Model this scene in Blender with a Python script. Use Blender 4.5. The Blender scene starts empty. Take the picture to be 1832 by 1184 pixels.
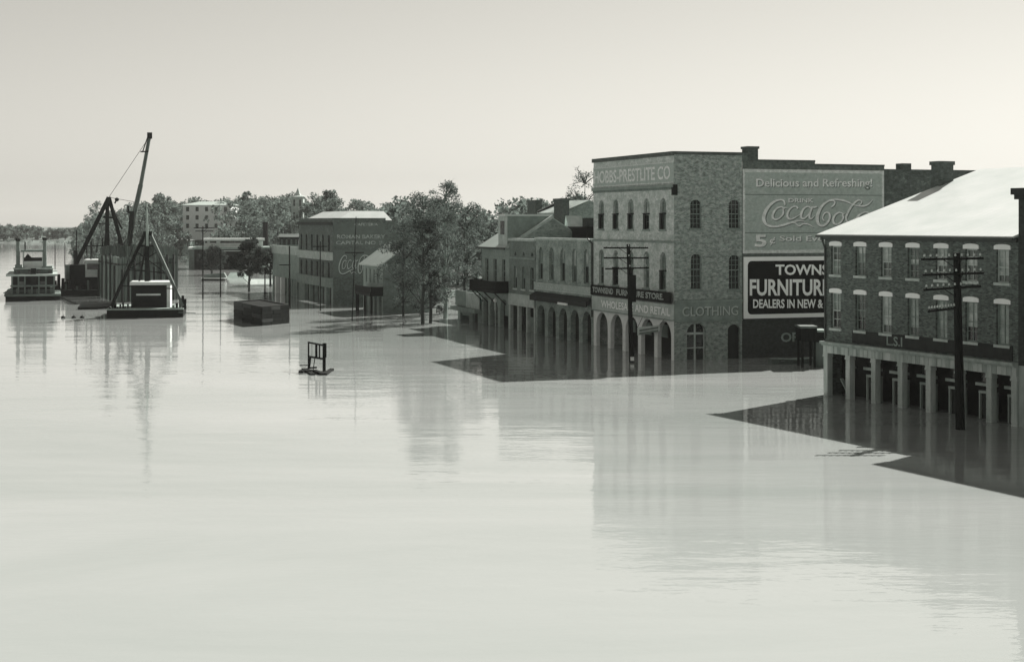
import bpy, math, random
import numpy as np
from mathutils import Vector, Matrix

# ------------------------------------------------------------------ camera / world / sun
scene = bpy.context.scene
COL = scene.collection
F, CX, HZ, H = 2757.0, 916.0, 398.0, 11.0          # focal length and principal point (photo px), eye height (m)
cam_d = bpy.data.cameras.new('camera'); cam = bpy.data.objects.new('camera', cam_d); COL.objects.link(cam)
cam_d.sensor_width = 36.0; cam_d.sensor_fit = 'HORIZONTAL'
cam_d.lens = 36.0 * F / 1832.0
cam_d.shift_y = -(592.0 - HZ) / 1832.0
cam_d.clip_start = 0.5; cam_d.clip_end = 9000
cam.location = (0, 0, H); cam.rotation_euler = (math.radians(90), 0, 0)
scene.camera = cam

SUN_EL = math.radians(38.0)
SUN_AZ = math.atan2(0.635, 0.772)                   # clockwise from +Y, seen from above
world = bpy.data.worlds.new('World'); scene.world = world; world.use_nodes = True
wn, wl = world.node_tree.nodes, world.node_tree.links
bg = wn['Background']; bg.inputs['Strength'].default_value = 0.05
sky = wn.new('ShaderNodeTexSky'); sky.sky_type = 'NISHITA'; sky.sun_disc = False
sky.sun_elevation = SUN_EL; sky.sun_rotation = SUN_AZ
sky.altitude = 0; sky.air_density = 0.6; sky.dust_density = 0.3; sky.ozone_density = 1.0
hsv = wn.new('ShaderNodeHueSaturation'); hsv.inputs['Saturation'].default_value = 0.0
mixw = wn.new('ShaderNodeMix'); mixw.data_type = 'RGBA'; mixw.blend_type = 'MULTIPLY'; mixw.inputs[0].default_value = 1.0
mixw.inputs[7].default_value = (1.0, 0.975, 0.89, 1)
wl.new(sky.outputs[0], hsv.inputs['Color']); wl.new(hsv.outputs[0], mixw.inputs[6]); wl.new(mixw.outputs[2], bg.inputs['Color'])

sd = bpy.data.lights.new('sun', 'SUN'); sun = bpy.data.objects.new('sun', sd); COL.objects.link(sun)
sd.energy = 5.0; sd.angle = math.radians(0.6); sd.color = (1.0, 0.97, 0.91)
tosun = Vector((math.sin(SUN_AZ) * math.cos(SUN_EL), math.cos(SUN_AZ) * math.cos(SUN_EL), math.sin(SUN_EL)))
sun.rotation_euler = tosun.to_track_quat('Z', 'Y').to_euler(); sun.location = (60, 60, 80)

scene.view_settings.view_transform = 'Standard'; scene.view_settings.look = 'None'
scene.view_settings.exposure = 0.86; scene.view_settings.gamma = 1.0
scene.render.engine = 'CYCLES'
scene.cycles.use_denoising = True
scene.cycles.max_bounces = 6; scene.cycles.volume_bounces = 0
scene.cycles.use_fast_gi = False
HAZE = 0.00010

# ------------------------------------------------------------------ helpers
def gp(px, py):                                     # photo pixel -> point on the water plane
    y = F * H / (py - HZ)
    return Vector(((px - CX) * y / F, y, 0.0))
def at(px, py, y):                                  # photo pixel at a depth
    return Vector(((px - CX) * y / F, y, H - (py - HZ) * y / F))

def G(v, warm=None):                                # toned-print grey: greenish in the darks, cream in the lights
    w = max(0.0, min(1.0, (v - 0.35) / 0.4)) if warm is None else warm
    a = (0.82, 1.0, 0.92); b = (0.97, 1.0, 0.99)
    return tuple(v * (a[i] * (1 - w) + b[i] * w) for i in range(3)) + (1.0,)

class MB:
    def __init__(s): s.v = []; s.f = []
    def poly(s, pts):
        n = len(s.v); s.v += [tuple(p) for p in pts]; s.f.append(tuple(range(n, n + len(pts))))
    def box(s, x0, x1, y0, y1, z0, z1):
        n = len(s.v)
        s.v += [(x0,y0,z0),(x1,y0,z0),(x1,y1,z0),(x0,y1,z0),(x0,y0,z1),(x1,y0,z1),(x1,y1,z1),(x0,y1,z1)]
        s.f += [tuple(n + i for i in q) for q in ((0,3,2,1),(4,5,6,7),(0,1,5,4),(1,2,6,5),(2,3,7,6),(3,0,4,7))]
        return s
    def tube(s, p, q, r0, r1=None, n=8, cap=True):
        r1 = r0 if r1 is None else r1
        p, q = Vector(p), Vector(q); d = q - p
        if d.length < 1e-6: return s
        d.normalize(); a = d.orthogonal().normalized(); b = d.cross(a); k = len(s.v)
        for c, r in ((p, r0), (q, r1)):
            for i in range(n):
                t = 2 * math.pi * i / n; s.v.append(tuple(c + a * (r * math.cos(t)) + b * (r * math.sin(t))))
        for i in range(n):
            j = (i + 1) % n; s.f.append((k + i, k + j, k + n + j, k + n + i))
        if cap:
            s.f.append(tuple(k + i for i in reversed(range(n)))); s.f.append(tuple(k + n + i for i in range(n)))
        return s
    def beam(s, p, q, w, h=None):                    # square timber between two points
        h = w if h is None else h
        p, q = Vector(p), Vector(q); d = (q - p).normalized()
        up = Vector((0, 0, 1)) if abs(d.z) < 0.95 else Vector((0, 1, 0))
        a = d.cross(up).normalized() * (w / 2); b = a.cross(d).normalized() * (h / 2); k = len(s.v)
        for c in (p, q):
            s.v += [tuple(c - a - b), tuple(c + a - b), tuple(c + a + b), tuple(c - a + b)]
        s.f += [(k, k+1, k+5, k+4), (k+1, k+2, k+6, k+5), (k+2, k+3, k+7, k+6), (k+3, k, k+4, k+7), (k+3, k+2, k+1, k), (k+4, k+5, k+6, k+7)]
        return s
    def lathe(s, c, prof, n=16):                     # prof: list of (radius, z)
        k = len(s.v)
        for r, z in prof:
            for i in range(n):
                t = 2 * math.pi * i / n; s.v.append((c[0] + r * math.cos(t), c[1] + r * math.sin(t), c[2] + z))
        for j in range(len(prof) - 1):
            for i in range(n):
                m = (i + 1) % n; s.f.append((k + j*n + i, k + j*n + m, k + (j+1)*n + m, k + (j+1)*n + i))
        s.f.append(tuple(k + i for i in reversed(range(n)))); s.f.append(tuple(k + (len(prof)-1)*n + i for i in range(n)))
        return s
    def extr(s, M, pts, t0, t1):                     # (a,z) outline, extruded between depths t0 and t1 of the mapping M
        n = len(pts); k = len(s.v)
        s.v += [tuple(M(a, z, t0)) for a, z in pts] + [tuple(M(a, z, t1)) for a, z in pts]
        s.f.append(tuple(range(k, k + n))); s.f.append(tuple(reversed(range(k + n, k + 2 * n))))
        for i in range(n):
            j = (i + 1) % n; s.f.append((k + j, k + i, k + n + i, k + n + j))
        return s
    def mbox(s, M, a0, a1, z0, z1, t0, t1):
        return s.extr(M, [(a0, z0), (a1, z0), (a1, z1), (a0, z1)], t0, t1)
    def build(s, name, mat, parent=None, smooth=False):
        me = bpy.data.meshes.new(name); me.from_pydata(s.v, [], s.f); me.update()
        me.materials.append(mat)
        if smooth: me.polygons.foreach_set('use_smooth', [True] * len(me.polygons))
        o = bpy.data.objects.new(name, me); COL.objects.link(o)
        if parent: o.parent = parent
        return o

def tag(o, label, cat, group=None, kind=None):
    if label: o['label'] = label
    if cat: o['category'] = cat
    if group: o['group'] = group
    if kind: o['kind'] = kind
    return o
def thing(name, label, cat, loc=(0, 0, 0), rz=0.0, group=None):
    o = bpy.data.objects.new(name, None); COL.objects.link(o); o.empty_display_size = 0.3
    o.location = loc; o.rotation_euler = (0, 0, rz)
    return tag(o, label, cat, group)
def inst(o, name, parent, loc=None, rz=None, scale=None):   # a linked copy sharing its mesh
    c = o.copy(); COL.objects.link(c); c.parent = parent
    if loc is not None: c.location = loc
    if rz is not None: c.rotation_euler = (0, 0, rz)
    if scale is not None: c.scale = scale
    c.name = name
    return c

class Frame:                                        # local frame of a front: x along it (left to right), y inward, z up
    def __init__(s, p0, p1):
        s.o = Vector((p0.x, p0.y, 0)); d = (p1 - p0); d.z = 0; s.L = d.length; s.u = d.normalized()
        s.n = Vector((-s.u.y, s.u.x, 0)); s.rz = math.atan2(s.u.y, s.u.x)
        s.M = lambda a, z, t: (a, t, z)
    def f(s, px, py, y=0.0):                         # pixel -> (x, z) on the plane local y = const
        d = Vector(((px - CX) / F, 1, -(py - HZ) / F)); c = Vector((0, 0, H))
        k = ((s.o + s.n * y - c).dot(s.n)) / d.dot(s.n); p = c + d * k
        return ((p - s.o).dot(s.u), p.z)
    def g(s, px, py, x=None):                        # pixel -> (y, z) on the plane local x = const
        x = s.L if x is None else x
        d = Vector(((px - CX) / F, 1, -(py - HZ) / F)); c = Vector((0, 0, H))
        k = ((s.o + s.u * x - c).dot(s.u)) / d.dot(s.u); p = c + d * k
        return ((p - s.o).dot(s.n), p.z)
    def side(s, x=None):
        x = s.L if x is None else x
        return lambda a, z, t: (x - t, a, z)

def arch_pts(o, n=10):
    a0, a1, z0, z1 = o[:4]; r = o[4] if len(o) > 4 else 0
    if not r: return [(a0, z0), (a1, z0), (a1, z1), (a0, z1)]
    c = (a0 + a1) / 2; hw = (a1 - a0) / 2
    pts = [(a0, z0), (a1, z0)]
    for i in range(n + 1):
        t = math.pi * i / n; pts.append((c + hw * math.cos(t), z1 - r + r * math.sin(t)))
    return pts
def wall(mb, M, a0, a1, z0, z1, ops=(), depth=0.3):
    A = sorted({a0, a1, *[o[0] for o in ops], *[o[1] for o in ops]}); Z = sorted({z0, z1, *[o[2] for o in ops], *[o[3] for o in ops]})
    A = [a for a in A if a0 - 1e-6 <= a <= a1 + 1e-6]; Z = [z for z in Z if z0 - 1e-6 <= z <= z1 + 1e-6]
    for i in range(len(A) - 1):
        for j in range(len(Z) - 1):
            ca, cz = (A[i] + A[i+1]) / 2, (Z[j] + Z[j+1]) / 2
            if any(o[0] < ca < o[1] and o[2] < cz < o[3] for o in ops): continue
            mb.poly([M(A[i], Z[j], 0), M(A[i+1], Z[j], 0), M(A[i+1], Z[j+1], 0), M(A[i], Z[j+1], 0)])
    for o in ops:
        P = arch_pts(o)
        for i in range(len(P)):
            p, q = P[i], P[(i + 1) % len(P)]
            mb.poly([M(p[0], p[1], 0), M(q[0], q[1], 0), M(q[0], q[1], depth), M(p[0], p[1], depth)])
        if len(o) > 4 and o[4]:
            C = P[2:]
            for i in range(len(C) - 1):
                p, q = C[i], C[i + 1]
                mb.poly([M(p[0], p[1], 0), M(p[0], o[3], 0), M(q[0], o[3], 0), M(q[0], q[1], 0)])
    return mb
def shell(root, M_front, L, D, z0, z1, mat, mroof, flat=True):   # plain back, far side and roof of a building (local)
    m = MB(); m.poly([(0, D, z0), (L, D, z0), (L, D, z1), (0, D, z1)]); m.poly([(0, 0, z0), (0, D, z0), (0, D, z1), (0, 0, z1)])
    m.build('back_wall', mat, root)
    if flat:
        r = MB(); r.box(0.25, L - 0.25, 0.25, D - 0.25, z1 - 0.75, z1 - 0.55); r.build('roof', mroof, root)

WR = random.Random(3)
def window(root, M, op, glass, frame, t=0.16, nx=2, ny=2, lintel=None, sill=None, fw=0.07, glass2=None, name='window', mw=0.035, blind=None):
    a0, a1, z0, z1 = op[:4]; zm = z0 + (z1 - z0) * WR.choice((.5, .5, .5, .46, .56))
    m = MB()
    m.mbox(M, a0, a0 + fw, z0, z1, t, t + .06); m.mbox(M, a1 - fw, a1, z0, z1, t, t + .06)
    m.mbox(M, a0 + fw, a1 - fw, z0, z0 + fw, t, t + .06); m.mbox(M, a0 + fw, a1 - fw, z1 - fw, z1, t, t + .06)
    m.mbox(M, a0 + fw, a1 - fw, zm - fw * .5, zm + fw * .5, t - .02, t + .06)
    for i in range(1, nx):
        a = a0 + (a1 - a0) * i / nx; m.mbox(M, a - mw / 2, a + mw / 2, z0 + fw, zm - fw * .5, t + .012, t + .05); m.mbox(M, a - mw / 2, a + mw / 2, zm + fw * .5, z1 - fw, t + .012, t + .05)
    for hz0, hz1 in ((z0 + fw, zm - fw * .5), (zm + fw * .5, z1 - fw)):
        for j in range(1, ny):
            z = hz0 + (hz1 - hz0) * j / ny; m.mbox(M, a0 + fw, a1 - fw, z - mw / 2, z + mw / 2, t + .016, t + .046)
    w = m.build(name, frame, root)
    MB().mbox(M, a0 + .01, a1 - .01, z0 + .01, zm, t + .054, t + .07).build('pane', glass, w)
    MB().mbox(M, a0 + .01, a1 - .01, zm + .003, z1 - .01, t + .054, t + .07).build('pane', glass2 or glass, w)
    if blind and WR.random() < .7: MB().mbox(M, a0 + fw, a1 - fw, z1 - fw - (z1 - z0) * WR.choice((.2, .35, .42, .6, .75)), z1 - fw, t + .047, t + .0535).build('blind', blind, w)
    if sill: MB().mbox(M, a0 - .12, a1 + .12, z0 - .16, z0 - .003, -.09, .14).build('sill', sill, w)
    if lintel:
        hh = lintel[1]; c = (a0 + a1) / 2; hw = (a1 - a0) / 2 + .14
        pts = [(c - hw, z1 + .003), (c + hw, z1 + .003)] + [(c + hw * math.cos(math.pi * i / 8), z1 + hh * (.62 + .38 * math.sin(math.pi * i / 8))) for i in range(9)]
        MB().extr(M, pts, -.05, .12).build('lintel', lintel[0], w)
    return w

_tc = {}
def text_data(s, bold=0.0):
    k = (s, bold)
    if k not in _tc:
        c = bpy.data.curves.new('t', 'FONT'); c.body = s; c.offset = bold; c.resolution_u = 3
        o = bpy.data.objects.new('t', c); COL.objects.link(o)
        me = bpy.data.meshes.new_from_object(o)
        V = np.array([v.co[:2] for v in me.vertices]); FF = [tuple(p.vertices) for p in me.polygons]
        bpy.data.objects.remove(o); bpy.data.curves.remove(c); bpy.data.meshes.remove(me)
        V = (V - V.min(0)) / (V.max(0) - V.min(0)); _tc[k] = (V, FF)
    return _tc[k]
def glyphs(s, bold):                                 # one (vertices, faces) list per letter
    V, FF = text_data(s, bold); par = list(range(len(V)))
    def find(i):
        while par[i] != i: par[i] = par[par[i]]; i = par[i]
        return i
    for f in FF:
        for i in f[1:]: par[find(i)] = find(f[0])
    isl = {}
    for f in FF: isl.setdefault(find(f[0]), []).append(f)
    items = sorted(((min(V[i][0] for f in fs for i in f), max(V[i][0] for f in fs for i in f), fs) for fs in isl.values()), key=lambda t: t[0])
    out = []
    for x0, x1, fs in items:
        if out and x0 < out[-1][1] - .3 * min(x1 - x0, out[-1][1] - out[-1][0]): out[-1] = (out[-1][0], max(x1, out[-1][1]), out[-1][2] + fs)
        else: out.append((x0, x1, list(fs)))
    res = []
    for _, _, fs in out:
        ids = sorted({i for f in fs for i in f}); mp_ = {i: k for k, i in enumerate(ids)}
        res.append((V[ids], [tuple(mp_[i] for i in f) for f in fs]))
    return res
def lettering(root, M, s, a0, a1, z0, z1, t, mat, bold=0.02, name='letter'):
    lettering4(root, M, s, [(a0, z0), (a1, z0), (a1, z1), (a0, z1)], t, mat, bold, name)
def lettering4(root, M, s, q, t, mat, bold=0.02, name='letter'):   # q: four (a,z): bl, br, tr, tl
    for V, FF in glyphs(s, bold):
        m = MB()
        for x, y in V:
            a = (1-x)*(1-y)*q[0][0] + x*(1-y)*q[1][0] + x*y*q[2][0] + (1-x)*y*q[3][0]
            z = (1-x)*(1-y)*q[0][1] + x*(1-y)*q[1][1] + x*y*q[2][1] + (1-x)*y*q[3][1]
            m.v.append(tuple(M(a, z, t)))
        m.f = FF; m.build(name, mat, root)
def ribbon(mb, P, W, n=6):                           # brush stroke through points P with widths W -> list of 2D quads
    P = [np.array(p, float) for p in P]; pts = []; ws = []
    for i in range(len(P) - 1):
        p0, p1, p2, p3 = P[max(i-1, 0)], P[i], P[i+1], P[min(i+2, len(P)-1)]
        for j in range(n):
            t = j / n
            pts.append(.5*((2*p1) + (-p0+p2)*t + (2*p0-5*p1+4*p2-p3)*t*t + (-p0+3*p1-3*p2+p3)*t**3)); ws.append(W[i]*(1-t) + W[i+1]*t)
    pts.append(P[-1]); ws.append(W[-1]); out = []
    for i in range(len(pts)):
        d = pts[min(i+1, len(pts)-1)] - pts[max(i-1, 0)]; d = d / (np.linalg.norm(d) + 1e-9); nn = np.array((-d[1], d[0])) * ws[i] / 2
        out.append((pts[i] + nn, pts[i] - nn))
    for i in range(len(out) - 1): mb.append((out[i][0], out[i+1][0], out[i+1][1], out[i][1]))

# ------------------------------------------------------------------ materials
MATS = {}
def newmat(name):
    m = bpy.data.materials.new(name); m.use_nodes = True
    return m, m.node_tree.nodes, m.node_tree.links, m.node_tree.nodes['Principled BSDF']
def wallcoord(n, l):                                 # (x+y, z) of the object: works on fronts and on side walls alike
    tc = n.new('ShaderNodeTexCoord'); sp = n.new('ShaderNodeSeparateXYZ'); ad = n.new('ShaderNodeMath'); cb = n.new('ShaderNodeCombineXYZ')
    l.new(tc.outputs['Object'], sp.inputs[0]); l.new(sp.outputs[0], ad.inputs[0]); l.new(sp.outputs[1], ad.inputs[1])
    l.new(ad.outputs[0], cb.inputs[0]); l.new(sp.outputs[2], cb.inputs[1])
    return tc, cb
def ramp(n, l, src, stops):
    r = n.new('ShaderNodeValToRGB'); e = r.color_ramp.elements
    e[0].position, e[0].color = stops[0]; e[1].position, e[1].color = stops[-1]
    for p, c in stops[1:-1]:
        x = e.new(p); x.color = c
    l.new(src, r.inputs[0]); return r
def mixc(n, l, fac, a, b, mode='MIX'):
    m = n.new('ShaderNodeMix'); m.data_type = 'RGBA'; m.blend_type = mode
    for sock, v in ((0, fac), (6, a), (7, b)):
        if hasattr(v, 'links') or hasattr(v, 'is_linked'): l.new(v, m.inputs[sock])
        else: m.inputs[sock].default_value = v
    return m.outputs[2]
def noise(n, l, vec, scale, detail=5, rough=.6):
    x = n.new('ShaderNodeTexNoise'); x.inputs['Scale'].default_value = scale; x.inputs['Detail'].default_value = detail; x.inputs['Roughness'].default_value = rough
    l.new(vec, x.inputs['Vector']); return x.outputs['Fac']
def brick(name, c1, c2, mortar, patch=None, pscale=.35, lo=.45, hi=.62, rough=.9, soot=.5, ps=(1, 1.5)):
    m, n, l, b = newmat(name); tc, cb = wallcoord(n, l)
    bt = n.new('ShaderNodeTexBrick'); bt.inputs['Scale'].default_value = 1.0
    bt.inputs['Brick Width'].default_value = .24; bt.inputs['Row Height'].default_value = .082; bt.inputs['Mortar Size'].default_value = .011
    bt.inputs['Color1'].default_value = G(c1); bt.inputs['Color2'].default_value = G(c2); bt.inputs['Mortar'].default_value = G(mortar)
    l.new(cb.outputs[0], bt.inputs['Vector'])
    nf = noise(n, l, cb.outputs[0], 3.0, 6, .7); r = ramp(n, l, nf, [(.3, (soot,)*3 + (1,)), (.7, (1.25, 1.25, 1.25, 1))])
    col = mixc(n, l, 1.0, bt.outputs['Color'], r.outputs[0], 'MULTIPLY')
    if patch is not None:
        mp = n.new('ShaderNodeMapping'); mp.inputs['Scale'].default_value = (ps[0], ps[1], 1); l.new(cb.outputs[0], mp.inputs[0])
        pf = noise(n, l, mp.outputs[0], pscale, 10, .72); pr = ramp(n, l, pf, [(lo, (0, 0, 0, 1)), (hi, (1, 1, 1, 1))])
        fine = noise(n, l, cb.outputs[0], 5.0, 4, .7); fr = ramp(n, l, fine, [(.35, G(patch * .7)), (.65, G(patch * 1.15))])
        col = mixc(n, l, pr.outputs[0], col, fr.outputs[0])
    l.new(col, b.inputs['Base Color']); b.inputs['Roughness'].default_value = rough
    bp = n.new('ShaderNodeBump'); bp.inputs['Strength'].default_value = .5; bp.inputs['Distance'].default_value = .02
    l.new(bt.outputs['Fac'], bp.inputs['Height']); bp.invert = True; l.new(bp.outputs[0], b.inputs['Normal'])
    return m
def paint(name, v, var=.25, scale=1.5, rough=.7, streak=False, warm=None, v2=None, spec=.3):
    m, n, l, b = newmat(name); tc = n.new('ShaderNodeTexCoord'); mp = n.new('ShaderNodeMapping')
    mp.inputs['Scale'].default_value = (1, 1, .25) if streak else (1, 1, 1); l.new(tc.outputs['Object'], mp.inputs[0])
    f = noise(n, l, mp.outputs[0], scale, 8, .68)
    r = ramp(n, l, f, [(.3, G((v2 if v2 is not None else v * (1 - var)), warm)), (.68, G(v * (1 + var * .4), warm))])
    l.new(r.outputs[0], b.inputs['Base Color']); b.inputs['Roughness'].default_value = rough; b.inputs['Specular IOR Level'].default_value = spec
    bp = n.new('ShaderNodeBump'); bp.inputs['Strength'].default_value = .25; bp.inputs['Distance'].default_value = .02
    f2 = noise(n, l, mp.outputs[0], scale * 9, 3, .6); l.new(f2, bp.inputs['Height']); l.new(bp.outputs[0], b.inputs['Normal'])
    return m
def glassm(name, v, rough=.08):
    m, n, l, b = newmat(name); tc = n.new('ShaderNodeTexCoord'); f = noise(n, l, tc.outputs['Object'], 1.1, 3, .6)
    r = ramp(n, l, f, [(.35, G(v * .55)), (.65, G(v * 1.3))]); l.new(r.outputs[0], b.inputs['Base Color'])
    b.inputs['Roughness'].default_value = rough; b.inputs['IOR'].default_value = 1.5
    bp = n.new('ShaderNodeBump'); bp.inputs['Strength'].default_value = .3; bp.inputs['Distance'].default_value = .01
    l.new(noise(n, l, tc.outputs['Object'], 2.2, 2, .5), bp.inputs['Height']); l.new(bp.outputs[0], b.inputs['Normal'])
    return m
def tin(name, v, seam=.6, axis=0, rough=.45, var=.12):
    m, n, l, b = newmat(name); tc = n.new('ShaderNodeTexCoord')
    f = noise(n, l, tc.outputs['Object'], .35, 8, .65); r = ramp(n, l, f, [(.3, G(v * (1 - var))), (.7, G(v))])
    sp = n.new('ShaderNodeSeparateXYZ'); l.new(tc.outputs['Object'], sp.inputs[0])
    mu = n.new('ShaderNodeMath'); mu.operation = 'PINGPONG'; mu.inputs[1].default_value = seam / 2; l.new(sp.outputs[axis], mu.inputs[0])
    lt = n.new('ShaderNodeMath'); lt.operation = 'LESS_THAN'; lt.inputs[1].default_value = .02; l.new(mu.outputs[0], lt.inputs[0])
    col = mixc(n, l, lt.outputs[0], r.outputs[0], G(v * .8)); l.new(col, b.inputs['Base Color']); b.inputs['Roughness'].default_value = rough
    return m

B_R = brick('brick_dark_storehouse', .06, .20, .16, patch=.17, pscale=.5, lo=.56, hi=.75, soot=.55)
B_T = brick('brick_peeling_whitewash', .16, .38, .40, patch=.66, pscale=2.3, lo=.46, hi=.76, soot=.5, ps=(1.0, 1.6))
B_TF = brick('painted_front_pale', .38, .54, .48, patch=.70, pscale=1.0, lo=.40, hi=.58, soot=.7)
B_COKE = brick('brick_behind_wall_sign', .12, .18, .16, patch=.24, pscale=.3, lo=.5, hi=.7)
B_DARK = brick('brick_near_black', .035, .06, .05, patch=.09, pscale=.6, lo=.55, hi=.75)  # near-black brick, darkest of the wall tones
B_D = brick('brick_dairy_front', .20, .34, .30, patch=.5, pscale=.5, lo=.45, hi=.65, soot=.7)
B_E = brick('brick_narrow_front', .16, .21, .2, patch=.28, pscale=.6, lo=.45, hi=.66, soot=.7)
B_G = brick('brick_balcony_front', .27, .33, .3, patch=.42, pscale=.6, lo=.4, hi=.65, soot=.75)
B_C = brick('brick_far_block', .11, .19, .18, patch=.26, pscale=.5, lo=.5, hi=.7)
B_CH = brick('brick_chimney', .08, .13, .12)
WHITE = paint('white_limewash', .84, .15, 2.0)
STONE = paint('stone_lintel', .95, .04, 2.0)
COLST = paint('column_stone', .56, .40, 1.3, streak=True)
FASC = paint('weathered_fascia', .46, .45, 1.6, streak=True)
PALE = paint('pale_paint', .55, .3, 1.2)
MIDP = paint('mid_grey_paint', .30, .35, 1.2)
SIGNG = brick('faded_sign_ground', .40, .49, .35, patch=.54, pscale=.7, lo=.4, hi=.75, soot=.8)
SIGNB = brick('faded_sign_border', .66, .76, .56, patch=.54, pscale=.9, lo=.5, hi=.75, soot=.75)
SIGNL = brick('faded_sign_letter', .78, .88, .66, patch=.62, pscale=.9, lo=.5, hi=.75, soot=.75)
SIGNS = paint('faded_sign_shade', .17, .2, 1.4)
BLACK = paint('black_sign_paint', .011, .3, 1.0, rough=.6, spec=.08)
BWHITE = paint('white_sign_paint', .94, .06, 1.0, rough=.5)
DIMLET = paint('worn_letter_paint', .5, .6, 3.0)
WOODD = paint('dark_wet_timber', .028, .45, 2.5, streak=True)
WOODM = paint('weathered_timber', .14, .45, 2.2, streak=True)
WOODL = paint('bleached_timber', .40, .35, 2.2, streak=True)
CREO = paint('creosoted_pole', .015, .4, 2.0, streak=True, spec=.08)
IRON = paint('black_iron', .018, .4, 2.0, rough=.6, spec=.1)
INTER = paint('dark_interior', .012, .3, 1.0)  # near-black backing: the shade inside the rooms is put into the colour
GUTTER = paint('gutter_metal', .07, .3, 1.5, rough=.5)
TINW = tin('white_tin_roof', .74, .55, 0, var=.2)
TING = tin('grey_tin_roof', .55, .5, 0, var=.25)
TAR = paint('tar_roof', .10, .4, .5)
GL_D = glassm('dark_glass', .02)
GL_M = glassm('dusty_glass', .12)
GL_L = glassm('blind_behind_glass', .30)
GL_W = glassm('curtain_behind_glass', .48)
INSUL = paint('insulator_glass', .60, .1, 3.0, rough=.2, spec=.6)
BARK = paint('bark_dark', .05, .4, 3.0, streak=True)
BARKL = paint('bark_pale', .28, .5, 3.0, streak=True)
SHIPW = paint('boat_white', .70, .2, 1.2)
SHIPG = paint('boat_grey', .20, .35, 1.2)
PILEM = paint('pile_timber', .22, .55, 1.6, streak=True)
PILE_LIT = paint('pile_timber_lit_face', .36, .45, 1.6, streak=True)  # paler copy of the pile timber: light on the crib's left face put into colour

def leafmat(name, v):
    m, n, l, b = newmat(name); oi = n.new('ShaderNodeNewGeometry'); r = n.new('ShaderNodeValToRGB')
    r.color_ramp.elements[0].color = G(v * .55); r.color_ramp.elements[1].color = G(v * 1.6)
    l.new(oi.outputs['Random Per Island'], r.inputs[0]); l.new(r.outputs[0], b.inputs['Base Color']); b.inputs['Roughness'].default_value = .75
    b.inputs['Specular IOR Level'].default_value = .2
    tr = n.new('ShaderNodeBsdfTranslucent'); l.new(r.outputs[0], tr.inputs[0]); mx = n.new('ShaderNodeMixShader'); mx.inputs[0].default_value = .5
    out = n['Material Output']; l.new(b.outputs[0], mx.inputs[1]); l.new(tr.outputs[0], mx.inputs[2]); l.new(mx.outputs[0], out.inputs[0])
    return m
LEAF = leafmat('spring_leaves', .11); LEAFD = leafmat('dark_leaves', .045); LEAFF = leafmat('far_leaves_hazed', .15)  # far leaves are paler: part of the distance haze is put into their colour

# water: silt-laden, so it is matt and pale in sunlight and dark in shade, with a clear mirror layer on top
wm, n, l, b = newmat('silty_flood_water'); tc = n.new('ShaderNodeTexCoord')
mp = n.new('ShaderNodeMapping'); mp.inputs['Scale'].default_value = (.5, 1.3, 1.0); l.new(tc.outputs['Object'], mp.inputs[0])
big = noise(n, l, mp.outputs[0], .03, 8, .66); big.node.inputs['Distortion'].default_value = 1.2
cr = ramp(n, l, big, [(.3, G(.33, .6)), (.7, G(.43, .95))]); l.new(cr.outputs[0], b.inputs['Base Color'])
b.inputs['Roughness'].default_value = .02; b.inputs['IOR'].default_value = 1.36
n1 = noise(n, l, mp.outputs[0], .55, 3, .5); n2 = noise(n, l, mp.outputs[0], 2.6, 2, .5); n3 = noise(n, l, mp.outputs[0], .045, 3, .5)
cal = ramp(n, l, n3, [(.42, (.25, .25, .25, 1)), (.62, (1, 1, 1, 1))])
m1 = n.new('ShaderNodeMath'); m1.operation = 'MULTIPLY'; l.new(n1, m1.inputs[0]); l.new(cal.outputs[0], m1.inputs[1])
n0 = noise(n, l, mp.outputs[0], .085, 2, .5); m0 = n.new('ShaderNodeMath'); m0.operation = 'MULTIPLY_ADD'; m0.inputs[1].default_value = 2.4; l.new(n0, m0.inputs[0]); l.new(m1.outputs[0], m0.inputs[2])
m2 = n.new('ShaderNodeMath'); m2.operation = 'MULTIPLY_ADD'; m2.inputs[1].default_value = .16; l.new(n2, m2.inputs[0]); l.new(m0.outputs[0], m2.inputs[2])
bp = n.new('ShaderNodeBump'); bp.inputs['Strength'].default_value = 1.0; bp.inputs['Distance'].default_value = .030
l.new(m2.outputs[0], bp.inputs['Height']); l.new(bp.outputs[0], b.inputs['Normal'])
WATER = wm
gm, n, l, b = newmat('bank_earth'); tc = n.new('ShaderNodeTexCoord')
cr = ramp(n, l, noise(n, l, tc.outputs['Object'], .08, 8, .65), [(.35, G(.07)), (.65, G(.20))]); l.new(cr.outputs[0], b.inputs['Base Color']); b.inputs['Roughness'].default_value = .95
EARTH = gm

# ------------------------------------------------------------------ water and land
m = MB(); m.poly([(-1400, -60, 0), (1400, -60, 0), (1400, 2600, 0), (-1400, 2600, 0)])
tag(m.build('water', WATER), None, None, kind='structure')

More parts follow.
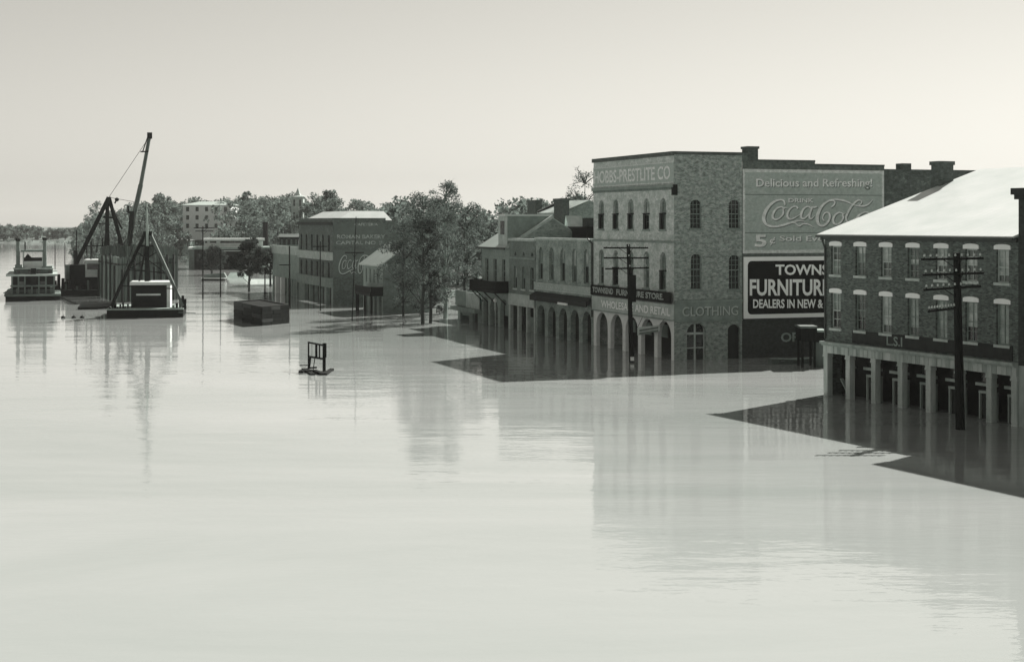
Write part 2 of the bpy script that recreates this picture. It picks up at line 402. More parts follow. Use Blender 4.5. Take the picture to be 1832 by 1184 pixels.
BANK = [gp(-420, 431), gp(0, 434.5), gp(130, 437), gp(250, 447), gp(330, 459), gp(356, 474), gp(480, 488), gp(560, 505), gp(720, 530), gp(900, 548), gp(1150, 570)]
BANK = [(p.x, p.y) for p in BANK] + [(75, 150), (110, 90), (140, -60)]
BX = np.array(BANK)
def bank_dist(x, y):                                 # signed distance to the shoreline, positive on land
    best = None
    for i in range(len(BX) - 1):
        p, q = BX[i], BX[i+1]; d = q - p; t = np.clip(((x - p[0]) * d[0] + (y - p[1]) * d[1]) / (d @ d), 0, 1)
        ex, ey = x - (p[0] + t * d[0]), y - (p[1] + t * d[1]); r = np.hypot(ex, ey); sg = np.sign(d[0] * (y - p[1]) - d[1] * (x - p[0]))
        if best is None: best = [r, sg]
        else:
            k = r < best[0]; best = [np.where(k, r, best[0]), np.where(k, sg, best[1])]
    return best[0] * best[1]
def land_z(x, y):
    d = bank_dist(np.asarray(x, float), np.asarray(y, float))
    hill = 9.0 * np.exp(-((x + 95) / 130.0) ** 2) * np.clip((d - 20) / 110.0, 0, 1)
    z = np.where(d > 0, np.clip(d, 0, 30) * .05 + np.clip(d - 25, 0, 120) * .012, np.clip(d, -40, 0) * .06) + hill
    return z + np.where(d > 4, .5 * np.sin(x * .05) * np.sin(y * .043), 0)
xs = np.concatenate([np.linspace(-1390, -420, 22), np.linspace(-400, 300, 90), np.linspace(340, 1390, 18)])
ys = np.concatenate([np.linspace(-50, 560, 80), np.linspace(580, 1000, 34), np.linspace(1040, 2590, 20)])
XX, YY = np.meshgrid(xs, ys); ZZ = land_z(XX, YY)
m = MB(); m.v = list(zip(XX.ravel().tolist(), YY.ravel().tolist(), ZZ.ravel().tolist())); nx = len(xs)
m.f = [(j*nx+i, j*nx+i+1, (j+1)*nx+i+1, (j+1)*nx+i) for j in range(len(ys)-1) for i in range(nx-1)]
tag(m.build('ground', EARTH, smooth=True), None, None, kind='structure')
# ------------------------------------------------------------------ right-hand storehouse with white tin roof
RF = Frame(gp(1476, 706), gp(1822, 763.1)); L = RF.L; M = RF.M
R = thing('brick_storehouse', 'dark brick storehouse with bright white roof and pale columned shopfront, nearest building', 'building', RF.o, RF.rz)
zf = lambda y, x=1495: RF.f(x, y)[1]
zt = RF.f(1476, 419)[1]; zfa1 = RF.f(1474, 611)[1]; zfa0 = RF.f(1474, 630)[1]; ZB = -1.6
wins = []
for x0, x1 in ((1482,1509), (1526,1555), (1572,1602), (1620.5,1653), (1672,1706), (1721.5,1756.6), (1775,1812.6)):
    a0, a1 = RF.f(x0, 470)[0] + .16, RF.f(x1, 470)[0] - .16
    wins.append((a0, a1))
pitch = (wins[-1][0] + wins[-1][1] - wins[0][0] - wins[0][1]) / 12; c0 = (wins[0][0] + wins[0][1]) / 2; hw = .49
U0, U1, V0, V1 = zf(491), zf(440), zf(587), zf(524)
ops = [(c0 + i*pitch - hw, c0 + i*pitch + hw, a, b_) for i in range(7) for a, b_ in ((U0, U1), (V0, V1))]
wall(MB(), M, 0, L, zfa1 - .05, zt, ops, .3).build('front_wall', B_R, R)
rng = random.Random(5)
for o in ops:
    g2 = rng.choice([GL_L, GL_W, GL_M, GL_L]); g1 = rng.choice([GL_M, GL_M, GL_L, GL_D])
    window(R, M, o, g1, MIDP if rng.random() < .6 else PALE, t=.14, nx=2, ny=2, lintel=(STONE, .30), sill=PALE, glass2=g2, blind=rng.choice([GL_L, GL_W, GL_M]))
# rooms behind, far end wall and back
w13 = 13.1; zr = 14.5
m = MB(); m.poly([(0,0,ZB),(0,2*w13,ZB),(0,2*w13,zt),(0,w13,zr),(0,0,zt)]); m.poly([(0,2*w13,ZB),(L,2*w13,ZB),(L,2*w13,zt),(0,2*w13,zt)]); m.build('gable_wall', B_R, R)
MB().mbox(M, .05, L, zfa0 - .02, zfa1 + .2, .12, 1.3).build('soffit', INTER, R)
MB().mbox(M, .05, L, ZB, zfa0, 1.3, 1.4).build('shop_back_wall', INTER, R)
rm = MB(); sl = (zr - zt) / w13
for t0, t1, za, zb in ((-.38, w13, zt - .38*sl, zr), (w13, 2*w13 + .38, zr, zt - .38*sl)):
    rm.v += [(-.35, t0, za), (L, t0, za), (L, t1, zb), (-.35, t1, zb), (-.35, t0, za+.12), (L, t0, za+.12), (L, t1, zb+.12), (-.35, t1, zb+.12)]
    k = len(rm.v) - 8; rm.f += [tuple(k+i for i in q) for q in ((0,3,2,1),(4,5,6,7),(0,1,5,4),(1,2,6,5),(2,3,7,6),(3,0,4,7))]
rf = rm.build('roof', TINW, R)
MB().mbox(M, -.4, L, zt - .20, zt - .10 + .03, -.46, -.385).mbox(M, -.3, L - .01, zt - .34, zt - .16, -.16, -.003).build('gutter', GUTTER, rf)
dp = MB(); dp.tube((-.12, -.2, zt - .2), (.12, -.09, zt - .9), .06).tube((.12, -.09, zt - .9), (.12, -.09, zfa1 + .2), .06); dp.build('downpipe', GUTTER, R)
ca, cz = RF.g(1685, 345, -.5); ctop = RF.g(1685, 289, -.5)[1]; cb_ = RF.g(1674, 345, -.5)[0]; ce = RF.g(1697, 345, -.5)[0]
ch = MB(); ch.box(-.95, -.02, cb_, ce, ZB, ctop - .25).box(-1.02, .02, cb_ - .1, ce + .1, ctop - .25, ctop); ch.build('chimney', B_CH, R)
# black sign band
a0, a1 = RF.f(1526, 605)[0], RF.f(1812, 640)[0]
sb = MB().mbox(M, a0, a1, zfa1 + .14, V0 - .02, -.075, -.003).build('sign_band', WOODD, R)
la, lb = RF.f(1588, 610)[0], RF.f(1616, 620)[0]
lettering(sb, M, 'L.S.I', la, lb, zfa1 + .22, V0 - .14, -.08, MIDP)
# cornice, fascia panels, columns
MB().mbox(M, -.05, L, zfa1 - .10, zfa1 + .06, -.42, 0).mbox(M, -.02, L, zfa1 - .2, zfa1 - .1, -.30, 0).build('cornice', FASC, R)
fb = MB().mbox(M, 0, L, zfa0 + .02, zfa1 - .2, -.12, .1).build('fascia', FASC, R)
npan = 46; pw = L / npan
for i in range(npan):
    d = rng.uniform(-.012, .012)
    MB().mbox(M, i*pw + .012, (i+1)*pw - .012, zfa0, zfa1 - .21 + d, -.16 + d, -.121).build('fascia_panel', rng.choice([FASC, COLST, PALE]), R)
colpx = [(1472.5,1480.5), (1513.5,1525), (1561,1572), (1609,1622), (1661.7,1674), (1711.5,1725), (1764.5,1779), (1816,1831)]
cc = [(RF.f(p, 670)[0] + RF.f(q, 670)[0]) / 2 for p, q in colpx]; cp = (cc[6] - cc[1]) / 5
cc = [max(.2, cc[1] + (i - 1) * cp) for i in range(8)]
for i, c in enumerate(cc):
    if c > L - .2: c = L - .22
    core = MB().mbox(M, c - .18, c + .18, ZB, zfa0, -.08, .30).build('column', COLST, R)
    nb = 7; hh = (zfa0 - .28 - ZB) / nb
    for k in range(nb):
        MB().mbox(M, c - .205, c + .205, ZB + k*hh + .012, ZB + (k+1)*hh - .012, -.115, .28).build('column_block', COLST, core)
    MB().mbox(M, c - .26, c + .26, zfa0 - .27, zfa0 - .14, -.15, .29).mbox(M, c - .23, c + .23, zfa0 - .14, zfa0 - .002, -.135, .29).build('capital', COLST, core)
for i in range(7):
    b0, b1 = cc[i] + .21, min(cc[i+1], L - .2) - .21; w = b1 - b0
    d0 = b0 + .42 * w
    hh = zfa0; zt1 = hh - .85
    if i == 0:
        m = MB().mbox(M, d0, b1, zt1 - .02, zt1 + .09, .7, .8).mbox(M, d0 - .05, d0 + .05, ZB, zt1, .7, .8); m.build('shopfront', WOODM, R)
        p = MB(); p.beam((d0 - .2, .55, zt1 - .75), (b1 - .1, .45, zt1 - 2.0), .22, .06); p.build('fallen_plank', WOODL, R)
        continue
    m = MB().mbox(M, d0 - .35, b1, zt1, zt1 + .17, .52, .8).mbox(M, d0 - .15, b1, zt1 - .42, zt1 - .28, .58, .8)
    m.mbox(M, b1 - .42, b1 - .3, ZB, zt1 - .42, .58, .8).mbox(M, b1 - .12, b1 - .02, ZB, zt1 - .42, .6, .8).mbox(M, d0 - .15, d0 - .06, ZB, zt1 - .42, .6, .8)
    m.mbox(M, b1 - .5, b1 - .42, zt1 + .17, hh, .6, .8)
    sf = m.build('shopfront', FASC if i != 3 else WOODL, R)
    MB().mbox(M, d0 - .06, b1 - .42, ZB, zt1 - .42, .74, .78).build('door', WOODD, sf)
    MB().mbox(M, d0 - .1, b1 - .5, zt1 + .17, hh, .72, .74).build('transom_pane', GL_D, sf)
    MB().mbox(M, b1 - .3, b1 - .12, ZB, zt1 - .42, .72, .74).build('side_pane', GL_M, sf)

# neighbour at the right edge: only a strip of its front shows, its height throws the longest shadow
p0 = RF.o + RF.u * (RF.L + .01); NF = Frame(p0, p0 + RF.u * 19); zn = NF.f(1823, 337)[1]
Nb = thing('tall_brick_store', 'tall dark brick store cut off by the right edge of the picture', 'building', NF.o, NF.rz)
wall(MB(), M, 0, 19, 3.3, zn, [(1.6 + 2.6*i, 2.7 + 2.6*i, z0, z0 + 1.9) for i in range(7) for z0 in (4.6, 8.2)], .3).build('front_wall', B_DARK, Nb)
for i in range(7):
    for z0 in (4.6, 8.2): window(Nb, M, (1.6 + 2.6*i, 2.7 + 2.6*i, z0, z0 + 1.9), GL_M, MIDP, sill=PALE, lintel=(STONE, .3))
m = MB(); m.poly([(0,0,ZB),(0,24,ZB),(0,24,zn),(0,0,zn)]); m.poly([(19,0,ZB),(19,24,ZB),(19,24,zn),(19,0,zn)]); m.poly([(0,24,ZB),(19,24,ZB),(19,24,zn),(0,24,zn)]); m.build('side_wall', B_DARK, Nb)
MB().box(0, 19, 0, 24, zn - .6, zn - .4).build('roof', TAR, Nb)
MB().mbox(M, -.02, 19, zn - .35, zn, -.55, -.003).mbox(M, -.02, 19, zn - .6, zn - .35, -.3, -.003).build('cornice', WOODD, Nb)
wall(MB(), M, 0, 19, ZB, 3.3, [(1 + 3*i, 3 + 3*i, ZB + .01, 2.6) for i in range(6)], .4).build('shopfront', FASC, Nb)
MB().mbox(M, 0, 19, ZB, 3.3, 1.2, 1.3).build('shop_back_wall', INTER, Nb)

# ------------------------------------------------------------------ the row on the old levee street
KL = 247.0 / 1280.0
def base(x): return gp(x, HZ + KL * (x + 74))
TF = Frame(base(1062), base(1206)); L = TF.L; S = TF.side()
T = thing('three_storey_store', 'pale painted three-storey corner store with arcade and peeling whitewashed side wall', 'building', TF.o, TF.rz)
zp = TF.f(1204, 272)[1]; zs1 = TF.f(1204, 289)[1]; zs0 = TF.f(1204, 333)[1]; zbelt = TF.f(1204, 433.5)[1]
fz = lambda x, y: TF.f(x, y)[1]
zb1 = fz(1206, 523); zb0 = fz(1206, 543); zc1 = fz(1206, 545); zc0 = fz(1206, 574)
ac = [TF.f(1076, 400)[0], TF.f(1186, 400)[0]]; P5 = (ac[1] - ac[0]) / 4
hw = .56
op3 = [(ac[0] + i*P5 - hw, ac[0] + i*P5 + hw, fz(1186, 410.5), fz(1186, 354), hw) for i in range(5)]
op2 = [(ac[0] + i*P5 - hw, ac[0] + i*P5 + hw, fz(1186, 518), fz(1186, 451), hw) for i in range(5)]
wall(MB(), M, 0, L, zc1, zp, op3 + op2, .3).build('front_wall', B_TF, T)
for i, o in enumerate(op3 + op2):
    w_ = window(T, M, o, rng.choice([GL_M, GL_D, GL_L]), MIDP, t=.2, nx=2, ny=2, glass2=rng.choice([GL_L, GL_L, GL_W]), sill=MIDP)
    if i < 5 or i in (6, 9):                         # iron shutter stays / half-open shutters hooked at mid height
        zz = (o[2] + o[3]) / 2
        MB().mbox(M, o[1] - .75, o[1] + .12, zz - .04, zz + .05, -.28, -.02).build('shutter_bar', IRON, w_)
        MB().mbox(M, o[0] - .02, o[0] + .30, o[2], zz, -.06, .1).build('shutter', WOODD, w_)
# parapet sign panel
sp = MB().mbox(M, .05, L - .02, zs0 + .25, zs1, -.05, -.003).build('painted_sign', SIGNG, T)
MB().mbox(M, .05, L - .02, zs1 - .09, zs1, -.075, -.05).mbox(M, .05, L - .02, zs0 + .25, zs0 + .34, -.075, -.05).build('sign_border', SIGNB, sp)
lettering(sp, M, 'HOBBS-PRESTLITE CO', .3, L - .6, zs0 + .55, zs1 - .3, -.06, SIGNL)
MB().mbox(M, 0, L + .06, zs0 - .1, zs0 + .12, -.22, -.003).build('cornice', MIDP, T)
dent = MB()
for i in range(40): dent.mbox(M, .1 + i*L/40.5, .28 + i*L/40.5, zs0 - .28, zs0 - .1, -.14, -.003)
dent.build('dentils', MIDP, T)['kind'] = 'stuff'
MB().mbox(M, -.02, L + .05, zp - .28, zp + .05, -.18, -.003).build('parapet_cap', B_CH, T)
MB().mbox(M, 0, L + .02, zbelt - .08, zbelt + .1, -.12, -.003).build('string_course', MIDP, T)
# painted vertical words between the second-floor windows are too worn to read; shop boards
s1 = MB().mbox(M, .1, L + .05, zb0, zb1, -.35, -.24).build('sign_board', BLACK, T)
lettering(s1, M, 'TOWNSEND', .6, 5.2, zb0 + .22, zb1 - .16, -.36, DIMLET, .03)
lettering(s1, M, 'FURNITURE STORE.', 5.9, L - 1.2, zb0 + .22, zb1 - .16, -.36, DIMLET, .03)
s2 = MB().mbox(M, .02, L + .03, zc0 + .08, zc1, -.20, -.003).build('shop_fascia', PALE, T)
MB().mbox(M, -.02, L + .08, zc0, zc0 + .08, -.34, -.003).build('fascia_moulding', MIDP, s2)
lettering(s2, M, 'WHOLESALE AND RETAIL', 2.2, L - .3, zc0 + .35, zc1 - .3, -.21, BWHITE, .02)
# arcade
acx = [TF.f(p, 600)[0] for p in (1077, 1102.5, 1129, 1158, 1188.5)]; zA = [fz(p, q) for p, q in ((1077, 561), (1188.5, 574))]
aw = 1.28; ztop = zc0 - .12
aops = [(acx[0] + i*(acx[4]-acx[0])/4 - aw, acx[0] + i*(acx[4]-acx[0])/4 + aw, ZB + .01, ztop, aw) for i in range(5)]
wall(MB(), M, 0, L, ZB, zc0, aops, .35).build('arcade', WHITE, T)
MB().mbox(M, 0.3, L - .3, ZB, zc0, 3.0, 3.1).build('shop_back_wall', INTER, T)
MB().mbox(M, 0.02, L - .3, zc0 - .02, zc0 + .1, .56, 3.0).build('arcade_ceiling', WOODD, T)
for i in (1, 2, 3):
    o = aops[i]; MB().mbox(M, o[0] + .1, o[1] - .2, 1.5, zc0 - .6, 1.3, 1.36).build('shop_blind', MIDP, T)
# hanging sign on the arcade
hs = thing('hanging_shop_sign', 'small pale tilted board hanging in front of the arcade near the corner', 'sign', TF.o, TF.rz)
q = [TF.f(x, y, -.6) for x, y in ((1141, 600), (1181, 592), (1181, 581), (1141, 586))]
hb = MB().extr(M, q, -.65, -.6).build('board', PALE, hs)
hq = [TF.f(x, y, -.6) for x, y in ((1144, 597), (1178, 590), (1178, 584), (1144, 589))]
rp = MB(); rp.tube((q[2][0], -.62, q[2][1]), (q[2][0], -.02, zc0 + .3), .02, n=5).tube((q[3][0], -.62, q[3][1]), (q[3][0], -.02, zc0 + .3), .02, n=5); rp.build('hanger', IRON, hs)
tr = [((1144, 591.5), (1178, 586)), ((1144, 597), (1178, 591.5))]
for (p, q_) in tr:
    e = [TF.f(p[0], p[1], -.65), TF.f(q_[0], q_[1], -.65)]
    MB().beam((e[0][0], -.66, e[0][1]), (e[1][0], -.66, e[1][1]), .012, .16).build('lettering_stripe', SIGNS, hb)

# side wall
gs = lambda x, y: TF.g(x, y)
A1 = gs(1327.5, 400)[0]; A2 = gs(1582, 300)[0]; A3 = gs(1960, 300)[0]
def sop(x0, x1, y0, y1, r): return (gs(x0, 450)[0], gs(x1, 450)[0], gs(x0, y0)[1], gs(x0, y1)[1], r)
so = [sop(1235, 1255, 409, 357, .45), sop(1304, 1324, 409, 357, .45), sop(1236, 1255, 518, 454, .45), sop(1304, 1324, 518, 456, .45)]
zw = gs(1206, 576)[1]; zw2 = gs(1206, 540)[1]
gops = [(gs(1229, 600)[0], gs(1263, 600)[0], ZB + .01, gs(1240, 578)[1], .75), (gs(1302, 600)[0], gs(1325, 600)[0], ZB + .01, gs(1310, 580)[1], .5)]
zside = zp
wall(MB(), S, 0, A1, ZB, zside, so + gops, .35).build('side_wall', B_T, T)
for o in so: window(T, S, o, GL_D, MIDP, t=.16, nx=3, ny=3, fw=.06, sill=MIDP, mw=.03)
dr = window(T, S, (gops[0][0], gops[0][1], ZB, gops[0][3]), GL_D, PALE, t=.3, nx=2, ny=1, name='doorway', fw=.09, mw=.16)
z_t = gs(1240, 597)[1]; MB().mbox(S, gops[0][0], gops[0][1], z_t - .09, z_t + .09, .27, .3).build('transom_bar', PALE, dr)
MB().mbox(S, gops[1][0], gops[1][1], ZB, gops[1][3], .34, .36).build('door', WOODD, T)
ss = MB().mbox(S, .02, A1 - .02, zw, zw2, -.06, -.003).build('shop_fascia', MIDP, T)
MB().mbox(S, .0, A1 - .01, zw2 - .1, zw2 + .12, -.16, -.061).mbox(S, 0, A1 - .01, zw - .02, zw + .1, -.12, -.061).build('fascia_moulding', MIDP, ss)
lettering(ss, S, 'CLOTHING', gs(1221, 560)[0], gs(1321, 560)[0], gs(1221, 567)[1], gs(1221, 550)[1], -.07, SIGNS, .06)
lettering(ss, S, 'CLOTHING', gs(1220, 560)[0], gs(1320, 560)[0], gs(1220, 566)[1], gs(1220, 549)[1], -.075, PALE, .01)
MB().mbox(S, 0.0, A1, zp - .2, zp + .05, -.1, -.003).build('side_parapet_cap', B_CH, T)
MB().box(0.3, L - .4, .4, A1 - .1, zp - 1.2, zp - 1.0).build('roof', TAR, T)
m = MB(); m.poly([(0,0,ZB),(0,A1,ZB),(0,A1,zp),(0,0,zp)]); m.build('party_wall', B_TF, T)
MB().box(L - .25, L + .12, -.12, .25, fz(1206, 338) - .5, fz(1206, 338) + .35).build('corner_bracket', IRON, T)

# the stepped block behind it that carries the wall advertisement
zc_a, zc_b = gs(1400, 287)[1], gs(1520, 295)[1]; Am = gs(1458, 290)[0]; Ach0, Ach1 = gs(1338, 270)[0], gs(1356, 270)[0]
pc = TF.o
K2 = thing('sign_wall_block', 'long brick block with stepped parapet carrying the faded soft-drink wall advertisement', 'building', TF.o, TF.rz)
zlow = gs(1329, 569)[1]
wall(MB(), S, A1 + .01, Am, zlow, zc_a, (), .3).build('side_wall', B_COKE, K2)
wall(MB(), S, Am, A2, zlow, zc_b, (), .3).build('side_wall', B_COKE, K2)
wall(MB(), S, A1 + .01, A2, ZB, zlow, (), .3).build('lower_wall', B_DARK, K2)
MB().box(L - .7, L, A1 + .02, Ach0, zc_a, zp + .02).build('parapet_step', B_COKE, K2)
MB().box(L - 1.0, L + .03, Ach0, Ach1, zc_a - .1, gs(1345, 262)[1] - .2).box(L - 1.08, L + .1, Ach0 - .08, Ach1 + .08, gs(1345, 262)[1] - .2, gs(1345, 262)[1]).build('chimney', B_CH, K2)
MB().mbox(S, Ach1, Am, zc_a - .12, zc_a + .04, -.06, .4).mbox(S, Am + .01, A2, zc_b - .12, zc_b + .04, -.06, .4).build('parapet_cap', B_CH, K2)
m = MB(); m.poly([(0,A1,ZB),(0,A2,ZB),(0,A2,zc_b),(0,A1,zc_b)]); m.poly([(0,A2,ZB),(L,A2,ZB),(L,A2,zc_b),(0,A2,zc_b)]); m.build('back_wall', B_COKE, K2)
MB().box(.1, L - .4, A1 + .1, A2 - .1, zc_b - .9, zc_b - .7).build('roof', TAR, K2)
# painted advertisement
def q4(x0, y0, x1, y1):
    return gs(x0, y1)[0], gs(x1, y1)[0], gs((x0+x1)/2, y1)[1], gs((x0+x1)/2, y0)[1]
a0, a1, z0, z1 = q4(1328.5, 304, 1582, 458)
ad = MB().mbox(S, a0, A2 - .05, z0 + .25, z1, -.03, -.003).build('wall_advertisement', SIGNG, K2)
bw = .2
MB().mbox(S, a0, A2 - .05, z1 - bw*1.3, z1, -.045, -.031).mbox(S, a0, A2 - .05, z0 + .25, z0 + .25 + bw*1.3, -.045, -.031).mbox(S, a0, a0 + bw, z0 + .25 + bw*1.3, z1 - bw*1.3, -.045, -.031).mbox(S, A2 - .05 - bw, A2 - .05, z0 + .25 + bw*1.3, z1 - bw*1.3, -.045, -.031).build('sign_border', SIGNB, ad)
m = MB()
for yy in (349, 416.5): 
    z = gs(1455, yy)[1]; m.mbox(S, a0 + bw, A2 - .06 - bw, z - .03, z + .03, -.04, -.031)
m.build('sign_rule', SIGNS, ad)
def zq(X, Y): return gs(1320 + X / 6.543, 290 + Y / 6.543)
def words(s, x0, y0, x1, y1, bold=.02):
    b_ = [zq(x0, y1), zq(x1, y1), zq(x1, y0), zq(x0, y0)]
    sh = [(p[0] + .05, p[1] - .06) for p in b_]
    lettering4(ad, S, s, sh, -.036, SIGNS, bold + .01); lettering4(ad, S, s, b_, -.042, SIGNL, bold)
words('Delicious and Refreshing!', 212, 195, 1570, 320)
words('5', 195, 850, 335, 995, .03); words('\u00a2', 370, 880, 435, 975, .02)
words('Sold Everywhere', 485, 862, 1500, 945)
words('DRINK', 590, 425, 885, 475)
COCA = [
 ([(548,505),(540,462),(505,443),(440,455),(372,505),(322,575),(300,645),(312,705),(352,742),(420,755),(510,742),(600,715),(690,690),(740,686),(790,700)], [16,24,18,26,34,42,44,38,28,24,26,24,20,12,4]),
 ([(620,712),(670,715),(712,748),(760,725),(820,728),(885,765)], [4,16,18,16,16,4]),
 ([(545,545),(505,525),(450,545),(410,600),(405,650),(440,672),(490,650),(528,600),(528,550),(545,535),(580,545)], [14,18,22,28,28,20,18,24,18,8,4]),
 ([(700,545),(680,520),(640,525),(595,565),(575,620),(590,660),(630,665),(690,635),(740,600)], [22,18,16,22,30,28,18,12,5]),
 ([(850,540),(815,520),(770,545),(740,600),(740,650),(770,662),(815,625),(855,560),(870,522)], [14,16,22,30,28,18,14,18,22]),
 ([(870,522),(840,600),(835,650),(860,662),(895,625)], [22,26,26,16,5]),
 ([(880,532),(925,522)], [22,18]),
 ([(1085,530),(1118,505),(1132,468),(1105,450),(1050,460),(985,510),(940,590),(925,670),(945,728),(990,745),(1040,715),(1072,655),(1068,605),(1035,588),(1000,615),(990,660),(1010,690)], [12,18,20,18,20,30,40,42,34,26,24,26,24,16,14,16,12]),
 ([(1060,445),(1140,438),(1230,450),(1300,475),(1345,502)], [6,18,24,18,6]),
 ([(1235,610),(1190,590),(1140,615),(1112,665),(1122,715),(1160,728),(1205,700),(1230,650),(1225,610),(1260,600)], [10,16,22,30,28,20,18,24,16,5]),
 ([(1272,700),(1262,650),(1300,560),(1350,490),(1400,450),(1435,450),(1445,478),(1400,520)], [10,24,26,24,18,14,14,8]),
 ([(1340,500),(1400,512),(1470,515),(1530,490),(1575,440)], [4,16,20,16,4]),
 ([(1262,650),(1280,700),(1320,700),(1370,650)], [20,22,14,5]),
 ([(1540,600),(1490,585),(1430,610),(1385,660),(1385,705),(1420,720),(1470,690),(1520,620),(1530,600)], [14,16,24,30,28,18,14,18,20]),
 ([(1530,600),(1500,670),(1505,710),(1540,705),(1580,670)], [20,24,24,14,5])]
def coca(parent, Mx, fn, t, mat, shade, upto=99):
    for dx, dy, tt, mm, k in ((8, 9, t + .004, shade, 1.25), (0, 0, t, mat, 1.0)):
        qs = []
        for P, W in COCA[:upto]: ribbon(qs, [(x + dx, y + dy) for x, y in P], [w * k * .92 for w in W])
        m = MB()
        for i, quad in enumerate(qs): m.poly([Mx(*fn(*p), tt - i * 1e-5) for p in quad])
        m.build('script_logo', mm, parent)
coca(ad, S, zq, -.043, SIGNL, SIGNS)

# furniture billboard
fbd = thing('furniture_billboard', 'black billboard with big white furniture dealer lettering and white frame on the brick wall', 'sign', TF.o, TF.rz)
a0, a1, z0, z1 = q4(1329, 458.5, 1585, 567)
MB().mbox(S, a0, a1, z0, z1, -.20, -.07).build('board_frame', BWHITE, fbd)
m = MB(); r = .35; bi = .34; P = []
for cx_, cz_, s0 in ((a1-bi-r, z1-bi-r, 0), (a0+bi+r, z1-bi-r, 90), (a0+bi+r, z0+bi+r, 180), (a1-bi-r, z0+bi+r, 270)):
    for k in range(6): t = math.radians(s0 + 18*k); P.append((cx_ + r*math.cos(t), cz_ + r*math.sin(t)))
bp_ = m.extr(S, P, -.212, -.201).build('panel', BLACK, fbd)
def bw_(s, x0, y0, x1, y1, bold=.03):
    lettering4(bp_, S, s, [gs(x0, y1), gs(x1, y1), gs(x1, y0), gs(x0, y0)], -.218, BWHITE, bold)
bw_('TOWNSEND', 1385, 473, 1530, 492, .028); bw_('FURNITURE CO', 1339, 499, 1530, 529, .028); bw_('DEALERS IN NEW & USED GOODS', 1345, 535, 1560, 551, .028)
lettering4(K2, S, 'OR', [gs(1397, 612), gs(1432, 611), gs(1432, 594), gs(1397, 595)], -.012, MIDP, .03)

# lower block further back along the same side street
zk3 = gs(1640, 304)[1]
K3 = thing('rear_brick_block', 'plain dark brick block rising behind the white tin roof', 'building', TF.o, TF.rz)
m = MB(); wall(m, TF.side(L - .6), A2 + .02, A3, ZB, zk3, (), .3); m.build('side_wall', brick('brick_rear_block', .09, .14, .13, patch=.30, pscale=.35, lo=.56, hi=.66), K3)
c3 = [gs(1622, 300)[0], gs(1638, 300)[0]]; zc3 = gs(1630, 292)[1]
MB().box(L - 1.6, L - .62, c3[0], c3[1], zk3 - .2, zc3).build('chimney', B_CH, K3)
m = MB(); m.poly([(0,A2,ZB),(0,A3,ZB),(0,A3,zk3),(0,A2,zk3)]); m.poly([(0,A3,ZB),(L-.6,A3,ZB),(L-.6,A3,zk3),(0,A3,zk3)]); m.build('back_wall', B_DARK, K3)
MB().box(.1, L - 1, A2 + .1, A3 - .1, zk3 - .7, zk3 - .5).build('roof', TAR, K3)
MB().mbox(TF.side(L - .6), A2 + .02, A3, zk3 - .1, zk3 + .05, -.05, .35).build('parapet_cap', B_CH, K3)

# loading canopy and skiff in the alley
cn = thing('loading_canopy', 'black boxy loading canopy with white top in the flooded alley beside the storehouse', 'canopy', (0,0,0))
y_ = 116.5; p = [at(x, y, y_) for x, y in ((1433, 585), (1462, 585), (1462, 611), (1433, 611))]
x0, x1, zc, zd = p[0].x, p[1].x, p[0].z, p[2].z
MB().box(x0, x1, y_, y_ + 2.2, zd, zc - .1).build('box', BLACK, cn)
for i_ in range(6): MB().box(x0 + (x1 - x0) * i_ / 6 + .02, x0 + (x1 - x0) * (i_ + 1) / 6 - .02, y_ - .04, y_ - .003, zd + .02, zc - .12).build('plank', CREO, cn)
MB().box(x0 - .06, x1 + .02, y_ - .08, y_ + 2.3, zc - .1, zc + .06).build('top', WOODM, cn)
q = [at(x, y, y_) for x, y in ((1458, 592), (1478, 592), (1478, 612), (1458, 612))]
MB().box(x1 + .01, q[1].x, y_ + .2, y_ + 2.2, q[2].z, q[0].z - .1).build('side_box', BLACK, cn)
MB().box(x1 - .12, q[1].x + .1, y_ + .12, y_ + 2.3, q[0].z - .1, q[0].z + .05).build('side_top', MIDP, cn)
for px_, py_ in ((x0 + .1, y_ + .3), (x0 + .1, y_ + 1.9), (x1 - .2, y_ + .3), (x1 - .2, y_ + 1.9)): MB().box(px_, px_ + .16, py_, py_ + .16, -1, zd).build('post', CREO, cn)
w1 = at(1455, 613, y_ + .4); w2 = at(1474, 645, y_ + .4)
MB().box(w1.x, w2.x + .6, y_ + .4, y_ + .5, -1, zd - .1).build('wing_board', WOODM, cn)

